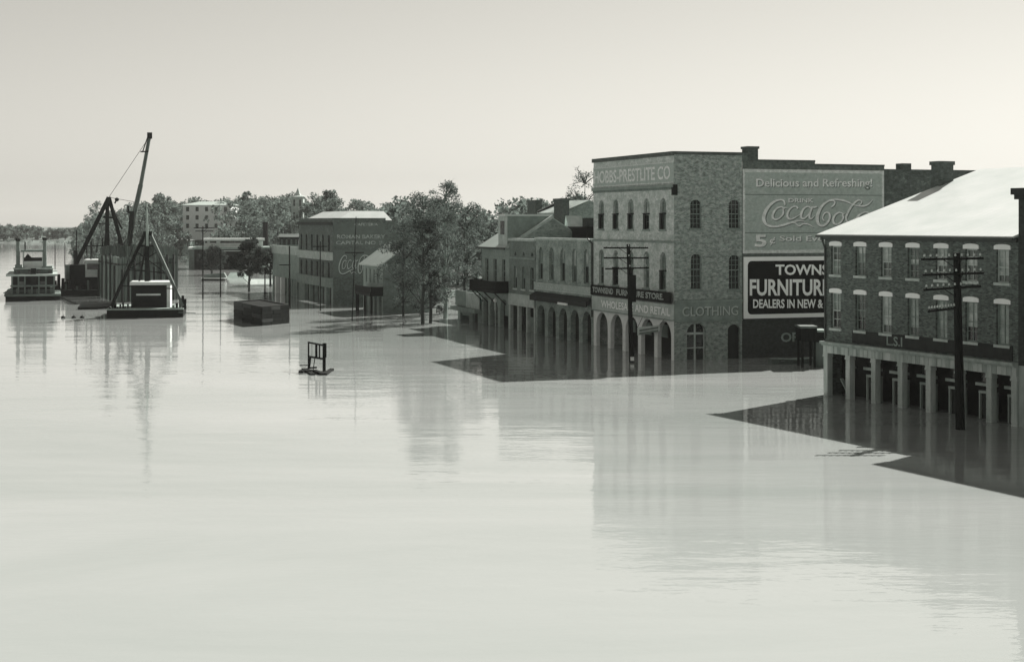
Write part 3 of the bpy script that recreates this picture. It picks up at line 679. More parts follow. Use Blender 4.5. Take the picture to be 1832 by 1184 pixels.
def skiff(name, label, p, rz, Ln, W, mat, inner):
    o = thing(name, label, 'rowboat', (p.x, p.y, 0), rz)
    st = [(-.5, .55), (-.3, .9), (0, 1), (.3, .85), (.45, .45), (.5, .08)]; m = MB(); mi = MB()
    for i in range(len(st) - 1):
        (s0, w0), (s1, w1) = st[i], st[i+1]
        for sg in (-1, 1):
            m.poly([(s0*Ln, sg*w0*W*.38, -.12), (s1*Ln, sg*w1*W*.38, -.12), (s1*Ln, sg*w1*W*.5, .34 + .2*abs(s1)), (s0*Ln, sg*w0*W*.5, .34 + .2*abs(s0))])
            mi.poly([(s0*Ln, sg*w0*W*.36, .05), (s1*Ln, sg*w1*W*.36, .05), (s1*Ln, sg*w1*W*.48, .335 + .2*abs(s1)), (s0*Ln, sg*w0*W*.48, .335 + .2*abs(s0))])
        mi.poly([(s0*Ln, -w0*W*.37, .06), (s1*Ln, -w1*W*.37, .06), (s1*Ln, w1*W*.37, .06), (s0*Ln, w0*W*.37, .06)])
    m.poly([(-.5*Ln, -.55*W*.38, -.12), (-.5*Ln, .55*W*.38, -.12), (-.5*Ln, .55*W*.5, .44), (-.5*Ln, -.55*W*.5, .44)])
    m.build('hull', mat, o); mi.build('lining', inner, o)
    for s_ in (-.28, .05): MB().box(s_*Ln - .13, s_*Ln + .13, -W*.44, W*.44, .24, .28).build('thwart', inner, o)
    return o
skiff('rowboat', 'small rowboat moored under the billboard in the dark alley', gp(1419, 650), .25, 4.0, 1.3, WOODM, WOODL)

# dairy
DF = Frame(base(958.5), base(1061.6)); L = DF.L; Dz = lambda x, y: DF.f(x, y)[1]
D = thing('dairy_store', 'two-storey brick dairy store with five arches, beside the tall corner store', 'building', DF.o, DF.rz)
zp = Dz(1010, 428); zs1, zs0 = Dz(1010, 509.5), Dz(1010, 523)
wc = [DF.f(967.5, 470)[0], DF.f(1049, 470)[0]]; hw = .62
ops = [(wc[0] + i*(wc[1]-wc[0])/4 - hw, wc[0] + i*(wc[1]-wc[0])/4 + hw, Dz(1049, 507.5), Dz(1049, 446), hw) for i in range(5)]
zg = Dz(1010, 545)
wall(MB(), M, 0, L, zg, zp, ops, .3).build('front_wall', B_D, D)
for i, o in enumerate(ops): window(D, M, o, GL_M if i % 2 else GL_D, MIDP, t=.16, nx=2, ny=1, glass2=GL_W if i > 1 else GL_L, sill=MIDP)
MB().mbox(M, 0, L, zp - .12, zp + .1, -.16, .35).build('parapet_cap', PALE, D)
sb = MB().mbox(M, -.1, L + .02, zs0, zs1, -.16, -.003).build('sign_board', SIGNG, D)
MB().mbox(M, -.1, L + .02, zs1 - .1, zs1, -.19, -.161).mbox(M, -.1, L + .02, zs0, zs0 + .1, -.19, -.161).build('sign_border', PALE, sb)
lettering(sb, M, 'GROVE DAIRY PRODUCTS CO', .2, L - .3, zs0 + .2, zs1 - .2, -.17, PALE, .03)
za1, za0 = Dz(1010, 527), Dz(1010, 543)
aw_ = MB(); aw_.extr(lambda a, z, t: (t, a, z), [(-.01, za1), (-.01, za1 - .25), (-.7, za0), (-.7, za0 + .5)], .1, L - .05); aw_.build('awning', WOODD, D)
xs_ = DF.f(998, 541, -.75)[0]; xe_ = DF.f(1015, 541, -.75)[0]; MB().mbox(M, xs_, xe_, Dz(1006, 543.5) , Dz(1006, 539.5), -.8, -.71).build('awning_plate', BWHITE, D)
ax = [DF.f(968, 580)[0], DF.f(1050, 580)[0]]
aops = [(ax[0] + i*(ax[1]-ax[0])/4 - 1.02, ax[0] + i*(ax[1]-ax[0])/4 + 1.02, ZB + .01, zg - .35, 1.02) for i in range(5)]
wall(MB(), M, 0, L, ZB, zg, aops, .5).build('arcade', B_D, D)
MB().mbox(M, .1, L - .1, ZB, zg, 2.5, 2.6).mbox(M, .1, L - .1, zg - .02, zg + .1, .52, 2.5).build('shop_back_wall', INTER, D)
for o in aops: MB().mbox(M, o[0] + .15, o[1] - .1, ZB, 2.2, 1.6, 1.66).build('door', WOODD, D)
shell(D, M, L, 15, ZB, zp, B_D, TAR)
m = MB(); m.poly([(L, 0, ZB), (L, 15, ZB), (L, 15, zp), (L, 0, zp)]); m.build('side_wall', B_D, D)
dpx = MB().tube((L - .08, -.12, zp - .3), (L - .08, -.12, 2.5), .09).tube((L - .5, -.35, zp + .1), (L - .08, -.12, zp - .3), .08); dpx.build('downpipe', GUTTER, D)
# skylight box with stub chimney on the dairy's flat roof
p1 = DF.f(1008, 408, 7.0); p2 = DF.f(1050, 408, 7.0); zbx = p1[1]
sk = thing('roof_light_box', 'low black roof box with chimney stub on the flat roof of the dairy', 'roof box', DF.o, DF.rz)
MB().box(p1[0], p2[0], 7, 9, zp - .55, zbx + .15).build('box', BLACK, sk)
MB().box(p2[0] - 1.7, p2[0], 7.2, 8.8, zbx + .15, DF.f(1045, 390, 7.0)[1]).build('chimney_stub', B_DARK, sk)
m = MB(); m.extr(lambda a, z, t: (a, t, z), [(p1[0] + .05, zbx + .16), (p1[0] + 1.1, zbx + .16), (p1[0] + .35, zbx + 1.3)], 7.1, 8.9); m.build('hatch', PALE, sk)

# narrow front with round vents
EF = Frame(base(911.5), base(958)); L = EF.L; Ez = lambda x, y: EF.f(x, y)[1]
E = thing('narrow_brick_store', 'narrow two-storey brick store with three round attic vents, left of the dairy', 'building', EF.o, EF.rz)
zp = Ez(935, 429); hw = .5; wc = [EF.f(921, 490)[0] + .2, EF.f(952, 490)[0]]; zg = Ez(935, 548)
ops = [(wc[0] + i*(wc[1]-wc[0])/2 - hw, wc[0] + i*(wc[1]-wc[0])/2 + hw, Ez(935, 517), Ez(935, 477), .25) for i in range(3)]
vents = [(wc[0] + i*(wc[1]-wc[0])/2 - .3, wc[0] + i*(wc[1]-wc[0])/2 + .3, Ez(935, 458), Ez(935, 451), .3) for i in range(3)]
wall(MB(), M, 0, L, zg, zp, ops + vents, .3).build('front_wall', B_E, E)
for i, o in enumerate(ops): window(E, M, o, GL_D, MIDP, t=.14, nx=2, ny=1, glass2=(GL_W, GL_L, GL_D)[i], sill=PALE)
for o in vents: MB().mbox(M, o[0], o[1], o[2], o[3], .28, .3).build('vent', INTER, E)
MB().mbox(M, 0, L, zp - .14, zp + .12, -.2, .35).build('parapet_cap', PALE, E)
MB().mbox(M, 0, L, Ez(935, 462) - .1, Ez(935, 462) + .08, -.1, -.003).build('string_course', MIDP, E)
MB().mbox(M, .05, L - .05, zg, Ez(935, 527), -.14, -.003).build('shop_fascia', PALE, E)
MB().mbox(M, .05, L - .05, ZB, zg + .1, 1.6, 1.7).mbox(M, 0.05, L-.05, zg - .05, zg + .05, 0, 1.6).build('shop_back_wall', INTER, E)
for i, x in enumerate((912.5, 927.5, 943, 957)):
    a = EF.f(x, 570)[0]; a = min(max(a, .2), L - .2); MB().mbox(M, a - .17, a + .17, ZB, zg, -.05, .3).build('post', PALE, E)
for i in range(3):
    a = L * (.16 + .33 * i); MB().mbox(M, a, a + .9, ZB, zg - 1.1, .9, .96).build('door', (INTER, MIDP, MIDP)[i], E)
shell(E, M, L, 15, ZB, zp, B_E, TAR)

# balcony house
GF = Frame(base(862), base(911.2)); L = GF.L; Gz = lambda x, y: GF.f(x, y)[1]
Gh = thing('balcony_store', 'pale store with dark balcony, big dormer and sloping pale roof', 'building', GF.o, GF.rz)
zp = Gz(887, 441); hw = .55; wc = [GF.f(871, 480)[0], GF.f(901, 480)[0]]; zg = Gz(887, 524)
ops = [(wc[0] + i*(wc[1]-wc[0])/2 - hw, wc[0] + i*(wc[1]-wc[0])/2 + hw, Gz(887, 505), Gz(887, 463), 0) for i in range(3)]
xa = [GF.f(p, 560)[0] for p in (869, 883.5, 902)]; aw2 = (.8, 1.25, 1.25)
aops = [(xa[i] - aw2[i], xa[i] + aw2[i], ZB + .01, Gz(887, 533.5), aw2[i]) for i in range(3)]
wall(MB(), M, 0, L, ZB, zp, ops + aops, .4).build('front_wall', B_G, Gh)
for o in ops: window(Gh, M, o, GL_D, MIDP, t=.16, nx=2, ny=2, glass2=GL_D, sill=PALE)
MB().mbox(M, .1, L - .1, ZB, zg, 2.2, 2.3).mbox(M, .1, L - .1, zg - .1, zg, .42, 2.2).build('shop_back_wall', INTER, Gh)
o = aops[2]; MB().mbox(M, o[0] + .05, o[1] - .05, 1.2, 3.1, .5, .56).build('shop_notice', MIDP, Gh)
lp = MB(); c = (aops[1][1] - .45, -.1); lp.tube((c[0], c[1], -1), (c[0], c[1], 1.9), .06).tube((c[0], c[1], 1.7), (c[0], c[1], 2.5), .14, .14); lp.build('lamp_post', PALE, Gh)
lg = MB().lathe((c[0], c[1], 2.75), [(.05, -.25), (.2, -.15), (.25, 0), (.2, .15), (.05, .25)], 12).build('lamp_globe', BWHITE, Gh, True)
ry, rzz = GF.g(989, 391); D2 = 2 * ry
m = MB(); m.poly([(L, 0, ZB), (L, D2, ZB), (L, D2, zp), (L, ry, rzz), (L, 0, zp)]); m.poly([(0, 0, ZB), (0, D2, ZB), (0, D2, zp), (0, ry, rzz), (0, 0, zp)]); m.poly([(0, D2, ZB), (L, D2, ZB), (L, D2, zp), (0, D2, zp)]); m.build('gable_wall', B_D, Gh)
m = MB(); sl = (rzz - zp) / ry
for t0, t1, za, zb in ((-.5, ry, zp - .5*sl, rzz), (ry, D2 + .3, rzz, zp - .3*sl)):
    k = len(m.v); m.v += [(-.3, t0, za+.02), (L - .25, t0, za+.02), (L - .25, t1, zb+.02), (-.3, t1, zb+.02), (-.3, t0, za+.16), (L - .25, t0, za+.16), (L - .25, t1, zb+.16), (-.3, t1, zb+.16)]
    m.f += [tuple(k+i for i in q) for q in ((0,3,2,1),(4,5,6,7),(0,1,5,4),(1,2,6,5),(2,3,7,6),(3,0,4,7))]
rf = m.build('roof', TING, Gh)
m = MB(); m.beam((L - .1, -.3, zp - .05), (L - .1, ry, rzz + .2), .36, .3); m.build('verge_coping', PALE, Gh)
MB().mbox(M, -.3, L, zp - .28, zp - .06, -.6, -.502).build('gutter', GUTTER, rf)
dy0 = GF.g(908, 400, L - .9)[0]; zdm = GF.g(908, 387, L - .9)[1]; dy1 = GF.g(984, 390, L - .9)[0]
dm = MB(); dm.box(L - 3.6, L - .9, dy0, dy1, zp + .1, zdm); dmo = dm.build('dormer', MIDP, Gh)
MB().box(L - 3.9, L - .65, dy0 - .35, dy1 + .2, zdm, zdm + .22).build('dormer_roof', TINW, dmo)
MB().box(L - 3.62, L - .88, dy0 - .06, dy0 - .003, zp + .1, zdm - .01).build('dormer_front', PALE, dmo)
MB().box(L - 2.9, L - 1.7, dy0 - .1, dy0 - .063, zdm - 1.9, zdm - .5).build('dormer_pane', GL_D, dmo)
# balcony
b0 = GF.f(841, 510, -1.4)[0]; bl = MB(); bz = Gz(887, 522); bt = Gz(887, 501)
bl.mbox(M, b0, L - .2, bz, bz + .22, -1.5, -.003); bo = bl.build('balcony', IRON, Gh)
ra = MB(); ra.mbox(M, b0, L - .2, bt - .08, bt, -1.5, -1.42).mbox(M, b0, L - .2, bz + .5, bz + .56, -1.49, -1.43)
k = 0; x = b0
while x < L - .2:
    ra.mbox(M, x, x + .11, bz + .2, bt - .05, -1.48, -1.43); x += .17
ra.mbox(M, L - .28, L - .2, bz + .2, bt, -1.45, 0).mbox(M, b0 + .01, b0 + .09, bz + .2, bt, -1.42, 0); ra.build('railing', IRON, bo)['kind'] = 'stuff'
for x in (b0 + .3, 2.0, L/2, L - 1): MB().beam((x, -1.3, bz + .02), (x, -.02, bz - 1.2), .1).build('bracket', IRON, bo)

# low shop under the balcony's far end
LF = Frame(base(819), base(861.5)); L = LF.L; Lz = lambda x, y: LF.f(x, y)[1]
Ls = thing('low_shop', 'low single-storey shop with pale fascia, at the end of the row beside the trees', 'building', LF.o, LF.rz)
zp = Lz(840, 521); zg = Lz(840, 549)
MB().mbox(M, 0, L*.46, zg, zp, -.3, -.2).build('fascia_board', MIDP, Ls); MB().mbox(M, L*.46 + .02, L, zg - .2, zp - .1, -.3, -.2).build('fascia_board', PALE, Ls)
wall(MB(), M, 0, L, ZB, zp - .2, [(.9, 4.2, ZB + .01, zg - .8), (5.4, 7.2, ZB + .01, zg - .5), (8.6, L - 1.2, ZB + .01, zg - .6)], .35).build('front_wall', MIDP, Ls)
window(Ls, M, (.9, 4.2, .5, zg - .8), GL_D, MIDP, t=.2, nx=3, ny=2)
MB().mbox(M, 5.4, 7.2, ZB, zg - .5, .3, .35).build('door', WOODD, Ls)
window(Ls, M, (8.6, L - 1.2, .4, zg - .6), GL_M, PALE, t=.2, nx=2, ny=2)
MB().mbox(M, -.3, L, zg - .5, zg - .05, -.8, -.003).build('canopy', MIDP, Ls)
shell(Ls, M, L, 9, ZB, zp - .2, B_D, TAR)

# gabled block behind the dairy
k0 = DF.f(965.5, 381, 16); k1 = DF.f(1006, 382, 16); kr = DF.g(1056, 360, k1[0]); ze = k1[1]
zr2 = DF.g(1027, 349, k0[0]); ry = kr[0]; rz2 = zr2[1] if zr2[1] > kr[1] else kr[1]
yr = kr[0]
Kb = thing('rear_gabled_store', 'gabled brick store with pale sloping roof rising behind the dairy', 'building', DF.o, DF.rz)
m = MB()
for x in (k0[0], k1[0]): MB_ = MB(); MB_.poly([(x, 16, ZB), (x, 2*yr - 16, ZB), (x, 2*yr - 16, ze), (x, yr, kr[1]), (x, 16, ze)]); MB_.build('gable_wall', B_D, Kb)
m.poly([(k0[0], 16, ZB), (k1[0], 16, ZB), (k1[0], 16, ze), (k0[0], 16, ze)]); m.build('front_wall', B_D, Kb)
m = MB()
for t0, t1, za, zb in ((15.7, yr, ze - .03, kr[1]), (yr, 2*yr - 15.7, kr[1], ze - .03)):
    k = len(m.v); m.v += [(k0[0]-.1, t0, za+.02), (k1[0]-.2, t0, za+.02), (k1[0]-.2, t1, zb+.02), (k0[0]-.1, t1, zb+.02), (k0[0]-.1, t0, za+.15), (k1[0]-.2, t0, za+.15), (k1[0]-.2, t1, zb+.15), (k0[0]-.1, t1, zb+.15)]
    m.f += [tuple(k+i for i in q) for q in ((0,3,2,1),(4,5,6,7),(0,1,5,4),(1,2,6,5),(2,3,7,6),(3,0,4,7))]
m.build('roof', TING, Kb)
MB().beam((k0[0], 15.8, ze + .1), (k0[0], yr, kr[1] + .3), .4, .5).build('verge_parapet', B_DARK, Kb)
for (x0, x1, y0, y1, dep) in ((943.6, 958, 358, 386, 20), (991, 1006, 355, 392, 14.5)):
    a, z0 = DF.f(x0, y1, dep); a2, z1 = DF.f(x1, y0, dep)
    MB().box(a, a2, dep, dep + .9, 0, z1 - .25).box(a - .12, a2 + .12, dep - .1, dep + 1.0, z1 - .25, z1).build('chimney', B_CH, Kb)

# ------------------------------------------------------------------ far block with the second wall advertisement
KC = 148.0 / 670.0
def cb(x): return gp(x, HZ + KC * (x + 74))
CF = Frame(cb(535), cb(596)); L = CF.L; S2 = CF.side(); Cz = lambda x, y: CF.f(x, y)[1]; cs = lambda x, y: CF.g(x, y)
C = thing('far_corner_block', 'three-storey brick corner block with painted advertisements on its side, middle distance', 'building', CF.o, CF.rz)
zp = Cz(565, 390.5); zg = Cz(592, 512); zb1, zb0 = Cz(592, 451.5), Cz(592, 466)
wc = [CF.f(539, 450)[0], CF.f(588, 450)[0]]; hw = .52
ops = [(wc[0] + i*(wc[1]-wc[0])/5 - hw, wc[0] + i*(wc[1]-wc[0])/5 + hw, z0, z1, .2) for i in range(6) for z0, z1 in ((Cz(565, 448), Cz(565, 419)), (Cz(565, 496), Cz(565, 466.5)))]
wall(MB(), M, 0, L, zg, zp, ops, .3).build('front_wall', B_C, C)
for o in ops: window(C, M, o, GL_D, IRON, t=.14, nx=2, ny=2, fw=.05, sill=MIDP)
MB().mbox(M, .1, L - .05, zb0, zb1, -.25, -.003).build('sign_board', PALE, C)
MB().mbox(M, 0, L, Cz(565, 400) - .2, Cz(565, 400) + .2, -.35, -.003).build('cornice', B_DARK, C)
MB().mbox(M, 0, L, zg - .15, zg + 1.1, -.5, -.003).build('shop_fascia', MIDP, C)
gx = [CF.f(p, 530)[0] for p in (549, 558.5, 566.5, 576, 588)]
gops = [(x - 1.45, x + 1.45, ZB + .01, zg - .2) for x in gx]
wall(MB(), M, 0, L, ZB, zg, gops, .5).build('shop_piers', MIDP, C)
MB().mbox(M, .1, L - .1, ZB, zg, 2, 2.1).build('shop_back_wall', INTER, C)
D3 = cs(775, 400)[0]; D3a = cs(690, 400)[0]
wall(MB(), S2, 0, D3a, ZB, zp, (), .3).build('side_wall', B_C, C)
wall(MB(), S2, D3a, D3, ZB, zp - .35, (), .3).build('side_wall', B_C, C)
m = MB(); m.poly([(0, D3, ZB), (L, D3, ZB), (L, D3, zp - .4), (0, D3, zp - .4)]); m.poly([(0, 0, ZB), (0, D3, ZB), (0, D3, zp), (0, 0, zp)]); m.build('back_wall', B_C, C)
zr_ = zp + 1.3; e = .5
m = MB(); v = [(e, e, zp - .3), (L - .4, e, zp - .3), (L - .4, D3a + 1.0, zp - .3), (e, D3a + 1.0, zp - .3), (2.5, 3.0, zp + .95), (L - 2.2, 3.0, zp + .95), (L - 2.2, D3a + .3, zp + .95), (2.5, D3a + .3, zp + .95)]
m.v = v; m.f = [(0, 1, 5, 4), (1, 2, 6, 5), (2, 3, 7, 6), (3, 0, 4, 7), (4, 5, 6, 7)]; m.build('roof', TINW, C)
ca_ = CF.f(578, 388, 4); MB().box(ca_[0] - .5, ca_[0] + .5, 3.6, 4.4, zp - .5, zp + 1.1).build('chimney', B_CH, C)
dk = MB().mbox(S2, .05, D3a - .1, cs(610, 441)[1], cs(610, 400)[1], -.03, -.003).build('painted_sign', SIGNS, C)
def cq(x0, y0, x1, y1): return [cs(x0, y1), cs(x1, y1), cs(x1, y0), cs(x0, y0)]
lettering4(dk, S2, 'CAFETERIA', cq(634, 399, 676, 404), -.036, DIMLET)
lettering4(dk, S2, 'ROMAN BAKERY', cq(603, 420, 689, 427), -.036, DIMLET)
lettering4(dk, S2, 'CAPITAL NO 1', cq(601, 431, 680, 437.5), -.036, DIMLET)
dk2 = MB().mbox(S2, .05, D3a - .1, cs(610, 495)[1], cs(610, 447)[1], -.03, -.003).build('wall_advertisement', SIGNS, C)
def zq2(X, Y): return cs(606 + (X - 290) * .0545, 457 + (Y - 440) * .105)
coca(dk2, S2, zq2, -.04, PALE, BLACK)
# lower neighbour with two white pillars
NF2 = Frame(cb(488), cb(534.7)); L = NF2.L; Nz = lambda x, y: NF2.f(x, y)[1]
Nl = thing('pillared_store', 'lower store with pale parapet and two white pillars, left of the far corner block', 'building', NF2.o, NF2.rz)
zp = Nz(512, 440)
wall(MB(), M, 0, L, Nz(512, 497), zp, (), .3).build('front_wall', B_G, Nl)
MB().mbox(M, 0, L, Nz(512, 455), zp, -.2, -.003).build('parapet_board', PALE, Nl)
for x in (496, 505.5): a = NF2.f(x, 520)[0]; MB().mbox(M, a - .5, a + .5, ZB, Nz(512, 497), -.3, .3).build('pillar', BWHITE, Nl)
for x in (489.5, 515, 519, 523, 527, 531): a = NF2.f(x, 520)[0]; MB().mbox(M, a - .45, a + .45, ZB, Nz(512, 497), -.1, .3).build('pier', MIDP, Nl)
MB().mbox(M, 4, L, ZB, Nz(512, 497), 1.5, 1.6).build('shop_back_wall', INTER, Nl)
shell(Nl, M, L, 14, ZB, zp, B_G, TAR)
m = MB(); m.poly([(L, 0, ZB), (L, 14, ZB), (L, 14, zp), (L, 0, zp)]); m.build('side_wall', B_G, Nl)

# gabled warehouse with balcony between the trees
WF = Frame(gp(650, 553.5), gp(685, 561)); L = WF.L; Wz = lambda x, y: WF.f(x, y)[1]
Wh = thing('gabled_balcony_warehouse', 'small warehouse with grey gable roof and dark balcony, beside the big trees', 'building', WF.o, WF.rz)
zp = Wz(670, 471); ry, rz_ = WF.g(727, 441)
ops = [(L*(.16 + .2*i) - .3, L*(.16 + .2*i) + .3, Wz(670, 506), Wz(670, 482)) for i in range(4)]
gops = [(L*(.1 + .24*i), L*(.1 + .24*i) + 1.1, ZB + .01, 2.2) for i in range(4)]
wall(MB(), M, 0, L, ZB, zp, ops + gops, .3).build('front_wall', B_G, Wh)
for o in ops: window(Wh, M, o, GL_D, MIDP, t=.14, nx=1, ny=2, fw=.05)
MB().mbox(M, .1, L - .1, ZB, 3, 1.5, 1.6).build('shop_back_wall', INTER, Wh)
for x in (0, L): m = MB(); m.poly([(x, 0, ZB), (x, 2*ry, ZB), (x, 2*ry, zp), (x, ry, rz_), (x, 0, zp)]); m.build('gable_wall', B_E, Wh)
m = MB(); sl = (rz_ - zp) / ry
for t0, t1, za, zb in ((-.5, ry, zp - .5*sl, rz_), (ry, 2*ry + .4, rz_, zp - .4*sl)):
    k = len(m.v); m.v += [(-.4, t0, za+.02), (L+.35, t0, za+.02), (L+.35, t1, zb+.02), (-.4, t1, zb+.02), (-.4, t0, za+.16), (L+.35, t0, za+.16), (L+.35, t1, zb+.16), (-.4, t1, zb+.16)]
    m.f += [tuple(k+i for i in q) for q in ((0,3,2,1),(4,5,6,7),(0,1,5,4),(1,2,6,5),(2,3,7,6),(3,0,4,7))]
m.build('roof', TING, Wh)
b0 = WF.f(636, 515, -1.5)[0]; bz, bt = Wz(670, 527), Wz(670, 511)
bo = MB().mbox(M, b0, L + .1, bz, bz + .25, -1.6, -.003).build('balcony', IRON, Wh)
ra = MB().mbox(M, b0, L + .1, bt - .08, bt, -1.6, -1.5).mbox(M, L, L + .1, bz + .2, bt, -1.5, 0); x = b0
while x < L: ra.mbox(M, x, x + .14, bz + .2, bt - .05, -1.58, -1.52); x += .2
ra.build('railing', IRON, bo)['kind'] = 'stuff'
for x in (b0 + .2, L*.3, L*.65, L): MB().mbox(M, x - .1, x + .1, ZB, bz, -1.5, -1.3).build('post', IRON, bo)
# ------------------------------------------------------------------ poles
def pole(name, label, px, py, top, arms=(), r=.15, lean=(0, 0), pegs=0, group=None, arm_rz=0.0):
    p = gp(px, py); ht = H - (top - HZ) * p.y / F
    o = thing(name, label, 'utility pole', (p.x, p.y, 0), 0, group)
    MB().tube((0, 0, -1.5), (lean[0], lean[1], ht), r, r * .68, 10).build('shaft', CREO, o)
    ca, sa = math.cos(arm_rz), math.sin(arm_rz)
    for (ay, x0, x1, tilt) in arms:
        z = H - (ay - HZ) * p.y / F; f = z / ht; c = lean[0] * f; k = p.y / F
        A = (c + (x0 - px) * k * ca, (x0 - px) * k * sa - .14, z - tilt); B = (c + (x1 - px) * k * ca, (x1 - px) * k * sa - .14, z + tilt)
        arm = MB().beam(A, B, .10, .12).build('crossarm', CREO, o)
        mid = (c, -.1, z - .55)
        if abs(x1 - x0) * k > 2:
            MB().beam((A[0]*.55 + B[0]*.45 - .4*(x1-x0)*k*.25, A[1], z - .04), mid, .04).beam((A[0]*.45 + B[0]*.55 + .4*(x1-x0)*k*.25, B[1], z - .04), mid, .04).build('brace', CREO, arm)
        if pegs:
            for i in range(pegs):
                t = (i + .5) / pegs
                if abs(t - .5) < .04: continue
                q = [A[j] * (1 - t) + B[j] * t for j in range(3)]
                MB().tube((q[0], q[1], q[2] + .05), (q[0], q[1], q[2] + .14), .018, n=5).build('pin', CREO, arm)
                MB().lathe((q[0], q[1], q[2] + .13), [(.03, 0), (.058, .02), (.05, .07), (.055, .09), (.03, .14)], 8).build('insulator', INSUL, arm)
    return o
P1 = pole('utility_pole', 'black telegraph pole with four crossarms and pale insulators before the white-roofed storehouse', 1719, 768, 452,
     [(463, 1654, 1765, .03), (490, 1656, 1765, .05), (515, 1657, 1759, .10), (554, 1664, 1713, .08)], r=.27, lean=(-.22, 0), pegs=10)
P2 = pole('utility_pole', 'black telegraph pole with three crossarms in front of the arcaded corner store', 1131, 648, 437,
     [(443.5, 1086, 1166, 0), (461.5, 1086, 1166, 0), (480, 1088, 1166, .04)], r=.22, lean=(-.30, 0), pegs=8)
m = MB().box(-.28, .28, -.32, .3, H - (540 - HZ) * P2.location.y / F, H - (492 - HZ) * P2.location.y / F); m.build('cable_box', CREO, P2)
MB().box(-.16, .12, -.36, -.25, .15, .45).build('notice', BWHITE, P2)
pole('utility_pole', 'tall thin pole with two crossarms, left of the flooded street tree', 363, 535, 405, [(408, 347, 384, 0), (413.5, 350, 382, 0)], r=.11, pegs=0)
pole('utility_pole', 'short bare post in open water between the barge and the far shed', 394.5, 532, 446, [], r=.11)
pole('utility_pole', 'leaning pole with a crooked top against the far painted wall', 629, 575, 388, [(452, 612, 646, 0)], r=.06, lean=(.5, 0))
pole('utility_pole', 'thin pole in front of the far corner block windows', 573, 556, 432, [(441, 560, 586, 0)], r=.09)
pole('utility_pole', 'short thin post right of the flooded street tree', 474, 527, 478, [], r=.12)
pole('utility_pole', 'thin post before the pillared store', 518, 548, 440, [(474, 500, 520, 0)], r=.12)
pole('utility_pole', 'thin pole with crossarms behind the derrick boat', 163, 470, 402, [(408, 148, 180, 0), (415, 148, 180, 0)], r=.2)
pole('mooring_post', 'thin stake standing in open water right of the steamboat', 98.5, 474, 436, [], r=.14)['category'] = 'post'
pole('mooring_post', 'second thin stake in open water beside the derrick boat', 116, 478, 434, [], r=.12)['category'] = 'post'

# ------------------------------------------------------------------ open box barge
p = [gp(419, 571), gp(468, 583), gp(517, 578)]
pb = p[0] + p[2] - p[1]; pts = [p[0], p[1], p[2], pb]
zt = 2.05
bx = thing('coal_barge', 'black open box barge floating in mid stream', 'barge', (p[1].x, p[1].y, 0))
loc = [q - p[1] for q in pts]; ce = sum(loc, Vector()) / 4
m = MB(); inn = [ce + (q - ce) * .93 for q in loc]
for i in range(4):
    a, b_ = loc[i], loc[(i+1) % 4]; c_, d_ = inn[i], inn[(i+1) % 4]
    m.poly([(a.x, a.y, -.5), (b_.x, b_.y, -.5), (b_.x, b_.y, zt), (a.x, a.y, zt)]); m.poly([(c_.x, c_.y, .1), (d_.x, d_.y, .1), (d_.x, d_.y, zt), (c_.x, c_.y, zt)])
m.build('hull', BLACK, bx)
m = MB(); m.poly([(q.x, q.y, zt - .12) for q in inn]); m.build('cover', CREO, bx)
m = MB()
for i in range(4):
    a, b_ = loc[i], loc[(i+1) % 4]; c_, d_ = inn[i], inn[(i+1) % 4]
    m.poly([(a.x, a.y, zt + .004), (b_.x, b_.y, zt + .004), (d_.x, d_.y, zt + .004), (c_.x, c_.y, zt + .004)])
m.build('rim', WOODD, bx)
rb = random.Random(4)
for i in range(2):
    a, b_ = loc[i], loc[i+1]; d_ = (b_ - a).normalized(); nn = Vector((d_.y, -d_.x, 0))
    for k in range(5):
        z0 = -.1 + k * .42; nseg = 3
        for q in range(nseg):
            u0, u1 = q / nseg + .004 + (.06 * (k % 2) if q else 0), (q + 1) / nseg - .004 + (.06 * (k % 2) if q < nseg - 1 else 0)
            off = nn * (.03 + rb.uniform(0, .035)); p0 = a + (b_ - a) * u0 + off; p1 = a + (b_ - a) * u1 + off
            MB().beam((p0.x, p0.y, z0 + .21), (p1.x, p1.y, z0 + .21), .06, .385 + rb.uniform(-.02, .01)).build('plank', rb.choice([CREO, BLACK, CREO, WOODD]), bx)
# ------------------------------------------------------------------ flooded gate frame, wake ripples at its feet built as dark logs
A = gp(552, 660); B_ = gp(580, 664); gt = thing('flooded_gate_frame', 'black timber gate frame standing alone in open water amid dark wake ripples', 'gate', (A.x, A.y, 0))
d = B_ - A; zl = H - (611 - HZ) * A.y / F; zr3 = H - (615 - HZ) * B_.y / F
MB().beam((0, 0, -1), (0, 0, zl), .11).build('post', CREO, gt); MB().beam((d.x, d.y, -1), (d.x, d.y, zr3 + .05), .22, .22).build('post', CREO, gt)
MB().beam((d.x + .05, d.y - .1, zr3 - 1.0), (d.x + .05, d.y - .1, zr3 + .05), .26, .1).build('cleat', CREO, gt)
def gl(t, z): return (d.x * t, d.y * t, z)
MB().beam(gl(0, zl - .06), gl(1, zr3 - .12), .08, .12).build('rail', CREO, gt); MB().beam(gl(0, zl - 1.12), gl(1, zr3 - 1.12), .08, .14).build('rail', CREO, gt)
MB().beam(gl(.5, zl - 1.15), gl(.5, zl - .1), .17, .08).build('stile', CREO, gt); MB().beam(gl(.7, zl - 1.15), gl(.7, zl - .15), .10, .06).build('stile', CREO, gt)
MB().beam(gl(.22, zl - 1.15), gl(.22, zl - .1), .03, .03).build('stile', WOODM, gt); MB().beam(gl(.30, 0), gl(.42, zl - 1.1), .06, .06).build('brace', CREO, gt)
MB().beam(gl(.02, .1), gl(.1, .95), .2, .08).build('board', CREO, gt); MB().beam(gl(.1, .1), gl(.45, .18), .25, .12).build('board', CREO, gt)
